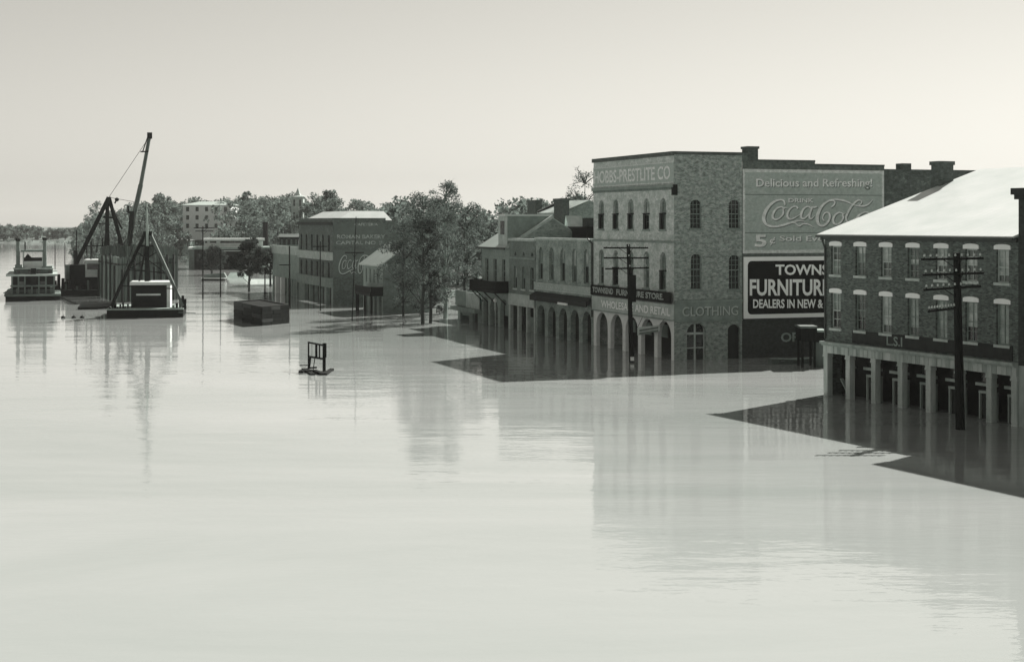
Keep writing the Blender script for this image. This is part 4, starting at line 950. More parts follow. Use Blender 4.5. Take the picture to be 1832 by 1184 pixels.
def drift(label, pts, w):  # dark logs added in place of wake ripples; also draws a floating stick
    q0 = gp(*pts[0]); o = thing('ripple_and_drift', label, 'timber', (q0.x, q0.y, 0)); Q = [gp(*p) - q0 for p in pts]; mm = MB()
    for i in range(len(Q) - 1):
        z0, z1 = (.04 + .06 * math.sin(i * 1.9), .04 + .06 * math.sin((i + 1) * 1.9)); wi = w * (1 - .5 * abs(2 * (i + .5) / (len(Q) - 1) - 1))
        mm.beam((Q[i].x, Q[i].y, z0), (Q[i+1].x, Q[i+1].y, z1), wi, wi * .55)
    mm.build('log', CREO, o); return o
drift('dark wake ripple shaped as a curved log at the left foot of the gate frame', [(538, 667), (545, 664), (552, 666), (560, 671)], .5)
drift('dark wake ripple shaped as a curved log at the right foot of the gate frame', [(562, 664), (572, 669), (580, 671), (587, 666), (594, 663)], .5)
drift('thin straw-like stick floating left of the gate frame', [(537, 654), (545, 655), (552, 653)], .14)

# ------------------------------------------------------------------ sheet pile crib
cl, cn_, cr_ = gp(178, 529), gp(214, 541), gp(317, 536); cbk = cl + cr_ - cn_
cribp = thing('pile_crib', 'square cofferdam of upright timber piles standing in the river behind the deck scow', 'cofferdam', (cn_.x, cn_.y, 0))
rng = random.Random(11)
base_pile = MB().box(-.2, .2, -.17, .17, -2, 1)
pm = {}
for mt in (PILEM, PILE_LIT, WOODM):
    pm[mt.name] = None
def piles(a, b_, n, h0, h1, mats):
    for i in range(n):
        t = (i + .5) / n; q = a + (b_ - a) * t - cn_; h = h0 + (h1 - h0) * t + rng.uniform(-.28, .28); w = (b_ - a).length / n * rng.uniform(.52, .78)
        dd = (b_ - a).normalized(); nrm = Vector((-dd.y, dd.x, 0)) * rng.uniform(-.09, .09)
        mt = rng.choice(mats); mm = MB(); e = dd * (w / 2); nn = Vector((-dd.y, dd.x, 0)) * .17; q = q + nrm
        lx = rng.uniform(-.05, .05)
        cr4 = [q - e - nn, q + e - nn, q + e + nn, q - e + nn]
        mm.v = [(c.x, c.y, -1.5) for c in cr4] + [(c.x + lx, c.y, h) for c in cr4]; mm.f = [(0,1,5,4),(1,2,6,5),(2,3,7,6),(3,0,4,7),(4,5,6,7)]
        mm.build('pile', mt, cribp)
piles(cn_, cr_, 27, 6.0, 6.3, [PILEM, PILEM, WOODM]); piles(cl, cn_, 13, 6.0, 6.0, [PILE_LIT, PILE_LIT, PILEM])  # left face gets the paler timber, its light put into the colour
piles(cl, cbk, 27, 7.4, 7.6, [PILEM, WOODM]); piles(cbk, cr_, 13, 7.6, 7.4, [PILEM, WOODM])
m = MB(); off = Vector((0, -.35, 0))
m.beam(cl - cn_ + off + Vector((0,0,5.2)), off + Vector((0,0,5.2)), .25).beam(off + Vector((0,0,5.2)), cr_ - cn_ + off + Vector((0,0,5.3)), .12); m.build('waling', WOODD, cribp)

for i in range(9):
    t = (i + .5) / 9; a = cn_ + (cr_ - cn_) * t - cn_ + Vector((0, -.45, 0)); MB().beam((a.x, a.y, -1), (a.x + rng.uniform(-.15, .15), a.y, rng.uniform(4.2, 6.9)), .26).build('guide_pile', WOODD, cribp)
for i in range(5):
    t = (i + .5) / 5; a = cl + (cn_ - cl) * t - cn_ + Vector((-.3, -.45, 0)); MB().beam((a.x, a.y, -1), (a.x, a.y, rng.uniform(4.2, 6.9)), .24).build('guide_pile', WOODD, cribp)
# ------------------------------------------------------------------ derrick boat with tall boom
y0 = 236.0; k = y0 / F
def dpos(px, py, dy=0.0): v = at(px, py, y0 + dy); return v - Vector((db_x, y0, 0))
db_x = (170 - CX) * k
db = thing('derrick_boat', 'derrick boat with tall black A-frame and long slanting boom, left of the pile crib', 'work boat', (db_x, y0, 0), .22)
X = lambda px: (px - CX) * k - db_x
MB().box(X(106), X(236), -3.5, 8, -.6, .75).build('hull', WOODD, db)
MB().box(X(105), X(237), -3.6, 8.1, .75, .9).build('deck', WOODM, db)
m = MB(); ap = dpos(194, 353)
MB().beam(ap, dpos(113, 524), .62).build('frame_leg', CREO, db); MB().beam(ap + Vector((0, .6, 0)), dpos(222, 440, 2.0), .55).build('frame_leg', CREO, db)
MB().beam(dpos(195, 366), dpos(217, 410), .28).build('stay', CREO, db)
MB().beam(dpos(193, 362, .6), dpos(191, 520, .6), .55).build('mast', CREO, db)
MB().beam(dpos(185, 388, .3), dpos(206, 390, .3), .3).build('collar', CREO, db)
bm = MB().tube(dpos(214, 505, -1.0), dpos(224, 440, -1.0), .55, .5).tube(dpos(224, 440, -1), dpos(247, 330, -1), .42, .36).tube(dpos(247, 330, -1), dpos(262, 245, -1), .30, .26)
bmo = bm.build('boom', WOODM, db)
hq = dpos(262.5, 242, -1); MB().box(hq.x - .38, hq.x + .38, -1.3, -.7, hq.z - .45, hq.z + .5).build('boom_head', IRON, bmo)
m = MB(); a = dpos(249, 272, -1.3); m.beam(a, a + Vector((1.0, 0, 3.0)), .16).beam(a + Vector((-.3, 0, .1)), a + Vector((.9, 0, .15)), .2); m.build('sheave', IRON, bmo)
m = MB(); a = dpos(224, 368, -1.2); m.beam(a, dpos(225, 382, -1.2), .3).beam(dpos(222, 379, -1.2), dpos(236, 380, -1.2), .2).beam(dpos(231, 378, -1.2), dpos(227, 436, -1.2), .7, .4).beam(dpos(227, 436, -1.2), dpos(222, 452, -1.2), .35); m.build('bucket_arm', IRON, bmo)
MB().tube(dpos(204, 364), dpos(208, 357), .12).lathe(dpos(208, 357), [(.1, -.3), (.32, -.12), (.32, .12), (.1, .3)], 10).build('top_block', IRON, db)
for a_, b_ in (((194, 353, 0), (240, 362, -1)), ((194, 353, 0), (262, 244, -1)), ((194, 355, 0), (170, 500, 4)), ((262, 246, -1), (230, 436, -1.2))):
    MB().tube(dpos(*a_), dpos(*b_), .035, n=5).build('cable', IRON, db)
for ya in (400, 440, 480):
    t_ = (ya - 353) / (524 - 353); MB().beam(dpos(194 - 81 * t_, ya, .1), dpos(192, ya, .6), .16).build('frame_tie', CREO, db)
for xa in (183, 199): MB().beam(dpos(194, 372, .7), dpos(xa, 515, .9), .2).build('frame_strut', CREO, db)
# cabin and machinery
MB().box(X(155), X(178), -3.2, 3, .9, H - (468 - HZ) * k).build('cabin', SHIPW, db)
MB().box(X(158), X(176), -3.26, -3.203, H - (481 - HZ) * k, H - (465 - HZ) * k - .5).build('cabin_pane', GL_D, db)
MB().box(X(153), X(180), -3.6, 3.3, H - (468 - HZ) * k + .01, H - (464 - HZ) * k).build('cabin_roof', SHIPW, db)
MB().box(X(154.5), X(178.5), -3.3, -3.21, .9, H - (494.5 - HZ) * k).build('bulwark', IRON, db)
MB().tube((X(131), -1, .9), (X(131), -1, H - (473 - HZ) * k), 1.0, 1.0, 14).build('boiler', SHIPG, db)
MB().box(X(128), X(154), -2.4, 2, .9, H - (473 - HZ) * k).build('engine_house', IRON, db)
MB().tube((X(137), 0, 3), (X(137), 0, H - (448 - HZ) * k), .3).tube((X(138), 0, 3), (X(138), 0, H - (412 - HZ) * k), .08).build('funnel', IRON, db)
for px_, tt in ((110, 489), (104, 500), (117, 496), (121, 503), (126, 498)): MB().tube((X(px_), -3, .5), (X(px_), -3, H - (tt - HZ) * k), .28, .22).build('bollard', CREO, db)
MB().tube((X(163), 0, 3), (X(163), 0, H - (432 - HZ) * k), .1).build('flagstaff', IRON, db)
for i, (px0, px1, yy, hh) in enumerate(((176, 195, 487, .25), (178, 193, 496, .3), (180, 191, 505, .4))):
    MB().box(X(px0), X(px1), -3.4, -3.0, H - (yy - HZ) * k - hh, H - (yy - HZ) * k + hh).build('lumber', CREO, db)
for i in range(12):
    px = 108 + i * 6.3; MB().box(X(px), X(px + 3.5), -3.5, -3.0, .9, 1.2 + (i * 29 % 13) * .1).build('deck_gear', (WOODD, IRON, SHIPG)[i % 3], db)
for i in range(9):
    px = 181 + i * 9 + (i * 17 % 5); MB().beam(dpos(px, 452, 10 + i % 3), dpos(px + (i % 3) - 1, 425 + (i * 23 % 17), 10 + i % 3), .2).build('spud_pile', CREO, db)
# low raft of timbers in front
rf_ = thing('timber_raft', 'low dark raft of timbers between the derrick boat and the deck scow', 'raft', gp(165, 552))
for i in range(7):
    a = gp(139 + i * 1.5, 554 - i * 1.5) - rf_.location; b_ = gp(205 + rng.uniform(-6, 4), 553 - i * 1.7) - rf_.location
    MB().tube((a.x, a.y, .12), (b_.x, b_.y, .15 + rng.uniform(0, .15)), .22, .18).build('log', CREO, rf_)
for i, (px, py) in enumerate(((113, 569), (132, 569), (147, 569))):
    q = gp(px, py); f_ = thing('marker_float', ('leftmost', 'middle', 'rightmost')[i] + ' of three small dark floats in front of the timber raft', 'float', q)
    MB().lathe((0, 0, .05), [(.08, -.2), (.25, -.08), (.27, .06), (.15, .2)], 10).build('body', CREO, f_)
    MB().tube((0, 0, .2), (0, 0, .42), .03).build('peg', CREO, f_)

# ------------------------------------------------------------------ deck scow with cabin and A-frame
y0 = 178.0; k = y0 / F; db_x = (260 - CX) * k
sc_ = thing('deck_scow', 'flat black scow with pale deck, dark cabin and timber A-frame, front of the crib', 'work boat', (db_x, y0, 0), .17)
MB().box(X(193), X(326), 0, 9.5, -.6, H - (554.5 - HZ) * k).build('hull', CREO, sc_)
zd = H - (554.5 - HZ) * k; MB().box(X(192), X(327), -.1, 9.6, zd, zd + .16).build('deck', WOODL, sc_)
MB().box(X(233), X(301), 2.0, 6.2, zd + .16, H - (508 - HZ) * k).build('cabin', IRON, sc_)
MB().box(X(296), X(302), 1.97, 6.23, zd + .17, H - (512 - HZ) * k).build('cabin_end_wall', SHIPW, sc_)
MB().box(X(231), X(304), 1.5, 6.7, H - (511 - HZ) * k, H - (505.5 - HZ) * k).build('cabin_roof', SHIPW, sc_)
MB().box(X(242), X(285), 1.93, 1.997, H - (530 - HZ) * k, H - (527 - HZ) * k).build('cabin_stripe', SHIPW, sc_)
ap = dpos(269, 418, 2)
MB().beam(ap + Vector((-.3, 0, 0)), dpos(203, 548, 1), .34).build('frame_leg', CREO, sc_); MB().beam(ap + Vector((.3, 0, 0)), dpos(329, 548, 1), .34).build('frame_leg', WOODM, sc_)
MB().beam(ap, dpos(273, 505, 4), .5).build('mast', CREO, sc_)
MB().beam(dpos(262, 418, 2), dpos(277, 418, 2), .5).build('frame_cap', CREO, sc_)
MB().beam(dpos(257, 440, 1.9), dpos(285, 440, 1.9), .2).build('frame_tie', CREO, sc_)
MB().beam(dpos(240, 480, 2.2), dpos(303, 490, 2.2), .08).build('stay', CREO, sc_)
for (xa, ya), (xb, yb) in (((236, 483), (303, 488)), ((222, 511), (316, 517)), ((252, 452), (300, 488)), ((286, 450), (240, 480))):
    MB().beam(dpos(xa, ya, 1.7), dpos(xb, yb, 1.9), .10).build('frame_lattice', CREO, sc_)
for xa in (281, 262): MB().beam(dpos(270, 424, 2.4), dpos(xa, 506, 5), .18).build('frame_strut', CREO, sc_)
MB().tube(dpos(268, 440, 1.6), dpos(267, 364, 1.6), .17, .07).build('topmast', WOODL, sc_)
for px, tt in ((325, 530), (329, 536), (206, 545)): MB().tube((X(px), 1, zd), (X(px), 1, H - (tt - HZ) * k), .16).build('bitt', CREO, sc_)
MB().beam((X(318), -.3, .6), (X(348), .4, .45), .08).build('spar', WOODM, sc_)

for a_, b_ in (((269, 418, 2), (196, 553, .2)), ((269, 418, 2), (326, 552, .2)), ((267, 368, 1.6), (205, 548, 1)), ((267, 368, 1.6), (328, 546, 1))):
    MB().tube(dpos(*a_), dpos(*b_), .03, n=5).build('stay_cable', IRON, sc_)
for i in range(8):
    px = 196 + i * 4.4; MB().box(X(px), X(px + 2.6), .6 + (i % 3) * .4, 1.3 + (i % 3) * .4, zd + .16, zd + .3 + (i * 37 % 11) * .06).build('deck_gear', rng.choice([WOODD, IRON, WOODM]), sc_)
for i in range(3): MB().box(X(306 + i * 6), X(310 + i * 6), 1.0, 2.0, zd + .16, zd + .5 + .2 * i).build('deck_gear', (WOODL, IRON, WOODM)[i], sc_)
# ------------------------------------------------------------------ steamboat
y0 = 217.0; k = y0 / F; db_x = (57 - CX) * k
st = thing('steamboat', 'twin-stack river steamboat moored at the far left', 'steamboat', (db_x, y0, 0), .29); Zp = lambda py: H - (py - HZ) * k
MB().box(X(12), X(106), 0, 20, -.5, Zp(530)).build('hull', CREO, st)
MB().box(X(10), X(107), -.4, 20.4, Zp(530), Zp(526)).build('main_deck', SHIPG, st)
MB().box(X(24), X(96), 1.5, 18, Zp(526), Zp(494)).build('deckhouse', IRON, st)
MB().box(X(20), X(99), .1, .22, Zp(513), Zp(510)).build('deck_rail', SHIPG, st)
for px in (30, 50, 64, 88): MB().box(X(px), X(px + 5), .3, 1.2, Zp(526), Zp(518 - px % 7)).build('cargo_crate', WOODM, st)
for px in (31, 50, 67, 86): MB().box(X(px), X(px + 5), 1.1, 1.197, Zp(489), Zp(484)).build('cabin_pane', GL_D, st)
for px in (23, 34, 45, 57, 69, 81, 95): MB().box(X(px) - .1, X(px) + .1, .1, .3, Zp(526), Zp(494)).build('stanchion', SHIPG, st)
rl = MB(); rl.box(X(16), X(104), .0, .1, Zp(520), Zp(519)).box(X(16), X(104), .0, .1, Zp(523), Zp(522.3)); rl.build('rail', SHIPG, st)
for px in (40, 76): MB().box(X(px) - .5, X(px) + .5, 1.42, 1.497, Zp(515), Zp(504)).build('window', GL_M, st)
MB().box(X(13), X(101), -.6, 19, Zp(494), Zp(490.5)).build('boiler_deck_roof', PALE, st)
MB().box(X(26), X(93), 1.2, 16, Zp(490), Zp(482)).build('texas_house', SHIPG, st)
MB().box(X(25), X(94), .8, 16.5, Zp(482), Zp(480)).build('hurricane_deck', PALE, st)
ph = MB(); ph.box(X(41), X(76), 2, 6, Zp(480), Zp(468)); pho = ph.build('pilot_house', SHIPW, st)
for a_, b_ in ((41, 42.5), (74.5, 76)):
    MB().box(X(a_), X(b_), 2, 2.3, Zp(468), Zp(450)).build('corner_post', SHIPW, pho); MB().box(X(a_), X(b_), 5.7, 6, Zp(468), Zp(450)).build('corner_post', SHIPW, pho)
MB().box(X(38), X(78), 1.4, 6.6, Zp(451), Zp(447.5)).build('pilot_roof', SHIPG, pho)
MB().box(X(42), X(75), 2.5, 5.5, Zp(468), Zp(462)).build('console', IRON, pho)
m = MB(); m.extr(lambda a, z, t: (a, t, z), [(X(44), Zp(462)), (X(56), Zp(462)), (X(49), Zp(455))], 3, 5); m.build('wheel_cover', IRON, pho)
for px, tp in ((33, 428), (79, 426.5)):
    s_ = MB().tube((X(px), 1.5, Zp(481)), (X(px), 1.5, Zp(tp)), .27, .25, 14).build('smokestack', SHIPG, st)
    MB().lathe((X(px), 1.5, Zp(tp)), [(.27, -.3), (.36, -.1), (.36, .05), (.27, .12)], 14).build('stack_crown', IRON, s_)
MB().box(X(28), X(40), .9, 2.3, Zp(483), Zp(474)).box(X(74), X(92), .9, 2.3, Zp(482), Zp(477)).build('stack_base', SHIPG, st)
MB().box(X(55), X(64), -.5, .8, Zp(510), Zp(480)).build('stair_hood', IRON, st)
MB().tube((X(45), 2.2, Zp(451)), (X(45), 2.2, Zp(433)), .09).build('jackstaff', IRON, st)
MB().beam((X(9), -.2, Zp(524)), (X(24), .5, Zp(514)), .12).build('gangplank', SHIPG, st)

# ------------------------------------------------------------------ far riverside shed with its stack
y0 = 362.0; k = y0 / F; db_x = (410 - CX) * k; Zq = lambda py: H - (py - HZ) * k
sh = thing('riverside_shed', 'long dark riverside shed with pale roof bands, behind the flooded street tree', 'shed', (db_x, y0, 0), .17)
MB().box(X(349), X(480), 0, 14, -.5, Zq(446)).build('wall', IRON, sh)
MB().box(X(346), X(482), -1, 15, Zq(446), Zq(442)).build('eave_roof', MIDP, sh)
MB().box(X(365), X(470), 3, 11, Zq(442), Zq(432)).build('clerestory', SHIPW, sh)
for a_, b_ in ((367, 371), (376, 387), (394, 446)): MB().box(X(a_), X(b_), 2.9, 2.997, Zq(435), Zq(431.5)).build('clerestory_pane', GL_D, sh)
MB().box(X(363), X(473), 2.2, 11.8, Zq(431), Zq(427)).build('roof', TINW, sh)
MB().box(X(390), X(446), -1.2, -1.003, Zq(449.5), Zq(448)).build('gutter_board', PALE, sh)
for px in range(352, 480, 12): MB().box(X(px), X(px) + .35, -.9, -.6, -.5, Zq(446)).build('post', IRON, sh)
MB().box(X(339), X(352), .5, 10, -.5, Zq(446)).build('lean_to', SHIPG, sh); MB().box(X(338), X(361), -.2, 10.5, Zq(446) + .003, Zq(443.5) + .15).build('lean_to_roof', SHIPW, sh)
stk = thing('brick_smokestack', 'thick dark smokestack rising above the riverside shed', 'smokestack', ((450.5 - CX) * k, y0 + 20, 0))
y1 = y0 + 20; MB().lathe((0, 0, 0), [(.75, 0), (.66, 8), (.62, H - (400 - HZ) * y1 / F), (.70, H - (399.5 - HZ) * y1 / F), (.68, H - (397 - HZ) * y1 / F)], 16).build('shaft', CREO, stk)
# white scow and half-sunk roofs in front of it
hb_ = thing('white_scow', 'flat white scow moored before the riverside shed', 'boat', gp(383, 502)); k2 = hb_.location.y / F
MB().box(-2.2, 2.2, -.8, .9, -.2, .35).build('hull', WOODD, hb_); MB().box(-2.25, 2.2, -.85, .95, .35, .6).build('gunwale', SHIPW, hb_)
m = MB(); m.extr(lambda a, z, t: (a, t, z), [(-1.9, .6), (2.4, .6), (1.9, 1.5), (-1.6, 1.15)], -.3, .9); m.build('tarpaulin', SHIPG, hb_)
for lab, x0, x1, yb, yt in (('pale half-sunk shed roof right of the white scow', 404, 436, 498, 488), ('wide pale half-sunk roof under the flooded street tree', 438, 486, 506, 500)):
    q0, q1 = gp(x0, yb), gp(x1, yb); o = thing('sunken_roof', lab, 'roof', (q0.x, q0.y, 0)); w = q1.x - q0.x; hh = (yb - yt) * q0.y / F
    m = MB(); m.v = [(0, 0, -.2), (w, 0, -.2), (w*.95, 4, hh), (w*.05, 4, hh), (w, 8, -.2), (0, 8, -.2)]; m.f = [(0, 1, 2, 3), (3, 2, 4, 5), (0, 3, 5), (1, 4, 2)]; m.build('roof_slope', MIDP if x0 < 420 else PALE, o)
    MB().beam((w*.05, 4, hh + .03), (w*.95, 4, hh + .03), .18, .1).build('ridge_board', SHIPW, o)

# ------------------------------------------------------------------ buildings on the hill
def hillhouse(name, label, x0, x1, yt, yb, dep, depth, mat, floors, cols, roof, ridge=None, rmat=None, hip=False):
    k = dep / F; X0 = (x0 - CX) * k; w = (x1 - x0) * k; z1 = H - (yt - HZ) * k; z0 = H - (yb - HZ) * k
    o = thing(name, label, 'building', (X0, dep, z0 - 3)); b = 3.0; hh = z1 - z0 + 3
    ops = [(w * (i + .5) / cols - w / cols * .17, w * (i + .5) / cols + w / cols * .17, b + (hh - b) * (j + .25) / floors, b + (hh - b) * (j + .78) / floors) for i in range(cols) for j in range(floors)]
    wall(MB(), lambda a, z, t: (a, t, z), 0, w, 0, hh, ops, .25).build('front_wall', mat, o)
    for p in ops:
        w_ = window(o, lambda a, z, t: (a, t, z), p, GL_D, MIDP, t=.12, nx=1, ny=1, fw=.1)
    m = MB(); m.poly([(0,0,0),(0,depth,0),(0,depth,hh),(0,0,hh)]); m.poly([(w,0,0),(w,depth,0),(w,depth,hh),(w,0,hh)]); m.poly([(0,depth,0),(w,depth,0),(w,depth,hh),(0,depth,hh)]); m.build('side_wall', mat, o)
    rh = ridge if ridge else 1.5
    m = MB()
    if roof == 'hip': m.v = [(-.5,-.5,hh),(w+.5,-.5,hh),(w+.5,depth+.5,hh),(-.5,depth+.5,hh),(w*.25,depth/2,hh+rh),(w*.75,depth/2,hh+rh)]; m.f = [(0,1,5,4),(1,2,5),(2,3,4,5),(3,0,4),(3,2,1,0)]
    elif roof == 'front_gable': m.v = [(-.4,-.3,hh-.1),(w/2,-.3,hh+rh),(w+.4,-.3,hh-.1),(-.4,depth,hh-.1),(w/2,depth,hh+rh),(w+.4,depth,hh-.1)]; m.f = [(0,1,4,3),(1,2,5,4)]
    elif roof == 'gable': m.v = [(-.4,-.4,hh),(w+.4,-.4,hh),(w+.4,depth/2,hh+rh),(-.4,depth/2,hh+rh),(w+.4,depth+.4,hh),(-.4,depth+.4,hh)]; m.f = [(0,1,2,3),(3,2,4,5),(0,3,5),(1,4,2)]
    m.build('roof', rmat or TING, o)
    if roof == 'front_gable':
        g_ = MB(); g_.poly([(0,0,hh),(w,0,hh),(w/2,0,hh+rh-.2)]); g_.build('gable', mat, o)
    return o
hh_ = hillhouse('white_hotel', 'large pale three-storey building on the wooded hill', 327, 412, 367, 412, 480, 16, WHITE, 3, 5, 'hip', 1.2, TING)
hillhouse('gabled_house', 'pale gabled house beside the large building on the hill', 398, 427, 396, 414, 440, 9, WHITE, 1, 3, 'front_gable', 1.8, TING)
cht = hillhouse('church_tower', 'pale square church tower above the trees behind the far corner block', 521, 542, 352, 420, 420, 3.2, PALE, 3, 2, 'hip', .5, PALE)
kx = 420 / F; MB().lathe(((542 - 521) * kx / 2, 1.6, 3 + (420 - 352) * kx), [(1.3, 0), (.7, .8), (.05, 2.4)], 8).build('spire', PALE, cht)
hillhouse('white_cottage', 'low white cottage with flat roof at the hill foot, right of the pile crib', 309, 341, 430, 446, 500, 7, MIDP, 1, 3, 'gable', 1.0, TINW)
hillhouse('riverbank_cottage', 'small pale cottage on the far bank behind the derrick boat', 164, 189, 432, 439, 700, 6, PALE, 1, 2, 'gable', 1.0, TINW)
hillhouse('street_store', 'low dark store between the pillared store and the hill', 500, 534, 424, 446, 270, 8, B_DARK, 1, 4, 'gable', .5, TAR)

# ------------------------------------------------------------------ trees
def leafcloud(centers, radii, n, size, seed, flat=.8):
    r = np.random.default_rng(seed); C = np.asarray(centers); Rr = np.asarray(radii)
    w = Rr ** 2; w = w / w.sum(); idx = r.choice(len(C), n, p=w)
    d = r.normal(size=(n, 3)); d /= np.linalg.norm(d, axis=1)[:, None]; rad = r.random(n) ** .45
    P = C[idx] + d * (rad * Rr[idx])[:, None] * np.array([1, 1, flat])
    u = r.normal(size=(n, 3)); u /= np.linalg.norm(u, axis=1)[:, None]; v = np.cross(u, r.normal(size=(n, 3))); v /= np.linalg.norm(v, axis=1)[:, None]
    s = size * r.uniform(.5, 1.2, n)[:, None]; u = u * s; v = v * s * .6
    return np.stack([P - u, P - v, P + u, P + v], 1).reshape(-1, 3)
def quads(name, V, mat, parent=None):
    me = bpy.data.meshes.new(name); nq = len(V) // 4
    me.vertices.add(len(V)); me.vertices.foreach_set('co', V.astype(np.float32).ravel()); me.loops.add(nq * 4); me.loops.foreach_set('vertex_index', np.arange(nq * 4, dtype=np.int32))
    me.polygons.add(nq); me.polygons.foreach_set('loop_start', np.arange(0, nq * 4, 4, dtype=np.int32)); me.update(calc_edges=True); me.materials.append(mat)
    o = bpy.data.objects.new(name, me); COL.objects.link(o)
    if parent: o.parent = parent
    return o
def tree(name, label, p, ht, cw, c0, n, size, seed, leaf=LEAF, bark=BARK, r0=.22, clumps=64, spread=.115, lean=(0, 0)):
    o = thing(name, label, 'tree', p); r = random.Random(seed); m = MB(); cz0 = ht * c0; cen = []; rad = []
    prev = Vector((0, 0, -1.2)); pts = []
    for i in range(1, 7):
        t = i / 6; q = Vector((lean[0]*t + r.uniform(-.03, .03)*ht*.3, lean[1]*t + r.uniform(-.03, .03)*ht*.3, ht * .9 * t)); m.tube(prev, q, r0*(1 - .85*(i-1)/6), r0*(1 - .85*i/6), 8, False); pts.append(q); prev = q
    for i in range(clumps):
        t = r.random() ** .8; z = cz0 + (ht - cz0) * t; prof = math.sin(math.pi * min(1, .18 + .74 * t)) ** .8
        a = r.random() * 6.28; rr = cw * .5 * prof * math.sqrt(r.random()) ; ax = Vector((lean[0], lean[1], 0)) * (z / ht)
        c = Vector((ax.x + rr*math.cos(a), ax.y + rr*math.sin(a), z)); cen.append(c); rad.append(cw * spread * r.uniform(.6, 1.25))
        b_ = min(pts, key=lambda q: abs(q.z - (z - rr * .7))); mid = (b_ + c) / 2 + Vector((r.uniform(-.2, .2), r.uniform(-.2, .2), r.uniform(0, .3))) * ht * .06
        m.tube(b_, mid, r0 * .30, r0 * .18, 5, False).tube(mid, c, r0 * .18, r0 * .07, 5, False)
        for _ in range(3):
            e = c + Vector((r.uniform(-1, 1), r.uniform(-1, 1), r.uniform(-.4, 1))) * cw * spread; m.tube(c, e, r0 * .07, r0 * .03, 4, False)
    m.build('trunk', bark, o)
    quads('crown', leafcloud(cen, rad, n, size, seed), leaf, o)
    return o
def tz(px, py, ty): p = gp(px, py); return p, H - (ty - HZ) * p.y / F
for nm, lab, px, py, ty, cw, c0, n, sz, sd_, kw in (
    ('street_tree', 'tall leafy tree with two dark trunks left of the low shop', 757, 580, 352, 7.2, .16, 9000, .105, 1, {}),
    ('street_tree', 'tallest pale-barked tree just left of the low shop', 796, 570, 328, 6.6, .14, 9000, .105, 2, dict(bark=BARKL, r0=.26)),
    ('street_tree', 'leafy tree hanging over the balcony store roof end', 832, 560, 362, 6.8, .18, 9500, .11, 3, {}),
    ('street_tree', 'lower tree in front of the gabled balcony warehouse wall', 722, 566, 398, 6.4, .10, 8500, .105, 4, dict(r0=.16)),
    ('street_tree', 'slim dark tree between the two tall street trees', 770, 578, 400, 5.0, .10, 6500, .105, 6, dict(leaf=LEAFD, r0=.2)),
    ('flooded_tree', 'dark rounded tree standing in water left of the pillared store', 446, 522, 430, 6.6, .33, 9000, .17, 7, dict(leaf=LEAFD, clumps=44)),
    ('flooded_tree', 'small dark tree beside the pillared store, half behind the rounded one', 484, 512, 446, 4.6, .35, 4000, .18, 8, dict(leaf=LEAFD)),
    ('flooded_tree', 'low dark bush in front of the riverside shed', 379, 492, 442, 6.0, .25, 3500, .22, 9, dict(leaf=LEAFD))):
    p, ht = tz(px, py, ty); tree(nm, lab, p, ht, cw, c0, n, sz, sd_, **kw)
def ptree(name, lab, px, ty, dep, cw, n, sz, sd_, c0=.3, **kw):
    x = (px - CX) * dep / F; z = float(land_z(np.array(x), np.array(dep))); z = max(z, -.5); zt_ = H - (ty - HZ) * dep / F
    o = tree(name, lab, (x, dep, z - .3), zt_ - z, cw, c0, n, sz, sd_, **kw); return o
ptree('hill_tree', 'broad dark tree on the hill left of the white hotel', 289, 346, 455, 11, 4200, .42, 21, leaf=LEAFF)
ptree('hill_tree', 'lone pale leafless-looking tree above the derrick boat', 172, 362, 560, 9, 900, .4, 22, leaf=LEAFF, spread=.13)
ptree('hill_tree', 'pointed tree rising above the hill wood right of the hotel', 441, 343, 470, 5.5, 2000, .4, 23, leaf=LEAFF)
ptree('hill_tree', 'rounded tree right of the church tower', 588, 342, 430, 8, 2600, .4, 24, leaf=LEAFF)
ptree('yard_tree', 'thin tree top showing beside the tall corner store parapet', 1047, 300, 195, 6.5, 1300, .14, 25, leaf=LEAF, c0=.5)
ptree('yard_tree', 'thin bare tree between the rear gabled store and the dormer', 1028, 338, 230, 5, 900, .15, 26, c0=.5)

# the wood on the hill and the far bank reads as one mass
r = random.Random(77); cen = []; rad = []; tm = MB()
SK = [(-60, 405), (0, 404), (40, 408), (100, 414), (140, 412), (150, 395), (170, 380), (205, 378), (235, 366), (265, 356), (330, 362), (345, 352), (380, 357), (420, 352), (470, 350), (520, 349), (600, 348), (630, 354), (680, 364), (730, 357), (780, 350), (850, 358), (900, 352), (960, 356), (1010, 352), (1070, 354), (1300, 352), (1900, 350)]
def sky_y(px):
    for (a, b_), (c, d_) in zip(SK, SK[1:]):
        if a <= px <= c: return b_ + (d_ - b_) * (px - a) / (c - a)
    return 400
def wood(px, dep, ty, n, big):
    x = (px - CX) * dep / F; z = max(float(land_z(np.array(x), np.array(dep))), 0); zt_ = H - (ty - HZ) * dep / F
    hh = max(zt_ - z, 3.0); cw = min(hh * .55 * big, 11)
    tm.tube((x, dep, z - 1), (x, dep, z + hh * .6), .3, .15, 5, False)
    for _ in range(n):
        t = r.random(); a = r.random() * 6.28; rr = cw * .5 * math.sin(math.pi * (.2 + .72 * t)) * math.sqrt(r.random())
        cen.append((x + rr*math.cos(a), dep + rr*math.sin(a), z + hh * (.15 + .82 * t))); rad.append(cw * .2 * r.uniform(.6, 1.3))
for i in range(210):
    px = r.uniform(130, 700); 
    if 322 < px < 430 and r.random() < .8: dep = r.uniform(510, 560); lo = 0
    else: dep = r.uniform(400, 560); lo = r.random() ** 2 * 40
    ty = sky_y(px) + r.uniform(-2, 7) + lo * (dep < 500)
    if 322 < px < 430: ty = sky_y(px) + r.uniform(0, 8)
    wood(px, dep, ty, 12, 1)
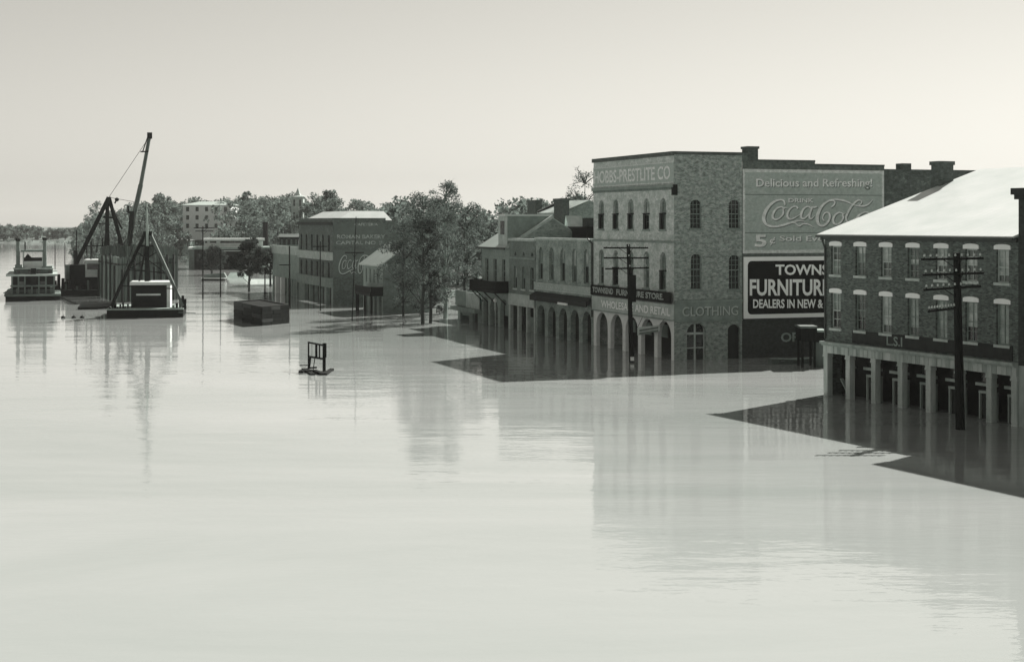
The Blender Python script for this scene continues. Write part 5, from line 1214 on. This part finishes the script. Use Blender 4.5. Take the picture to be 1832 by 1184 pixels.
for i in range(110):
    px = r.uniform(680, 1075); dep = r.uniform(235, 330); wood(px, dep, sky_y(px) + r.uniform(-4, 10) + (r.random() ** 2) * 40, 12, 1)
for i in range(40):
    px = r.uniform(1090, 1850); dep = r.uniform(240, 330); wood(px, dep, 360 + r.uniform(-5, 15), 8, 1)
for i in range(60):
    px = r.uniform(190, 345); dep = r.uniform(500, 640); wood(px, dep, r.uniform(395, 428), 8, 1)
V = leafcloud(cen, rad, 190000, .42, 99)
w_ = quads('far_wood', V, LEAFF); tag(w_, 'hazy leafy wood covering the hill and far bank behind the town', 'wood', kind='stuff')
cen = []; rad = []
for i in range(330):
    px = r.uniform(-130, 225); dep = r.uniform(840, 980); wood(px, dep, sky_y(min(px, 145)) + r.uniform(-6, 10), 9, 1.7)
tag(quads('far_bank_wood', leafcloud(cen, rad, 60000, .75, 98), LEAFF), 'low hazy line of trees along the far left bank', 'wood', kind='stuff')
tag(tm.build('far_wood_trunks', BARK), 'trunks of the far wood on the hill', 'wood', kind='stuff')
# scrub along the far shoreline
V = []; rr = np.random.default_rng(5); cen = []; rad = []
for i in range(len(BANK) - 5):
    (xa_, ya_), (xb_, yb_) = BANK[i], BANK[i+1]; nn = int(math.hypot(xb_ - xa_, yb_ - ya_) / 3)
    for j in range(nn):
        t = j / nn; cen.append((xa_ + (xb_-xa_)*t + rr.normal()*2, ya_ + (yb_-ya_)*t + rr.normal()*2 + 3, .6 + rr.random()*.8)); rad.append(rr.uniform(.6, 1.6))
tag(quads('shore_scrub', leafcloud(cen, rad, 14000, .25, 7), LEAFF), 'low scrub along the far waterline', 'scrub', kind='stuff')

# ------------------------------------------------------------------ haze
if HAZE > 0:
    hm = bpy.data.materials.new('river_haze'); hm.use_nodes = True; nt = hm.node_tree
    for nd in list(nt.nodes):
        if nd.type == 'BSDF_PRINCIPLED': nt.nodes.remove(nd)
    vol = nt.nodes.new('ShaderNodeVolumePrincipled'); vol.inputs['Color'].default_value = (.97, .97, .94, 1); vol.inputs['Density'].default_value = HAZE; vol.inputs['Anisotropy'].default_value = 0.0
    nt.links.new(vol.outputs[0], nt.nodes['Material Output'].inputs['Volume'])
    hz = MB().box(-1450, 1450, -90, 2650, -4.5, 34).build('haze', hm); hz['kind'] = 'stuff'; hz['label'] = 'thin river haze over the flooded town'; hz['category'] = 'haze'
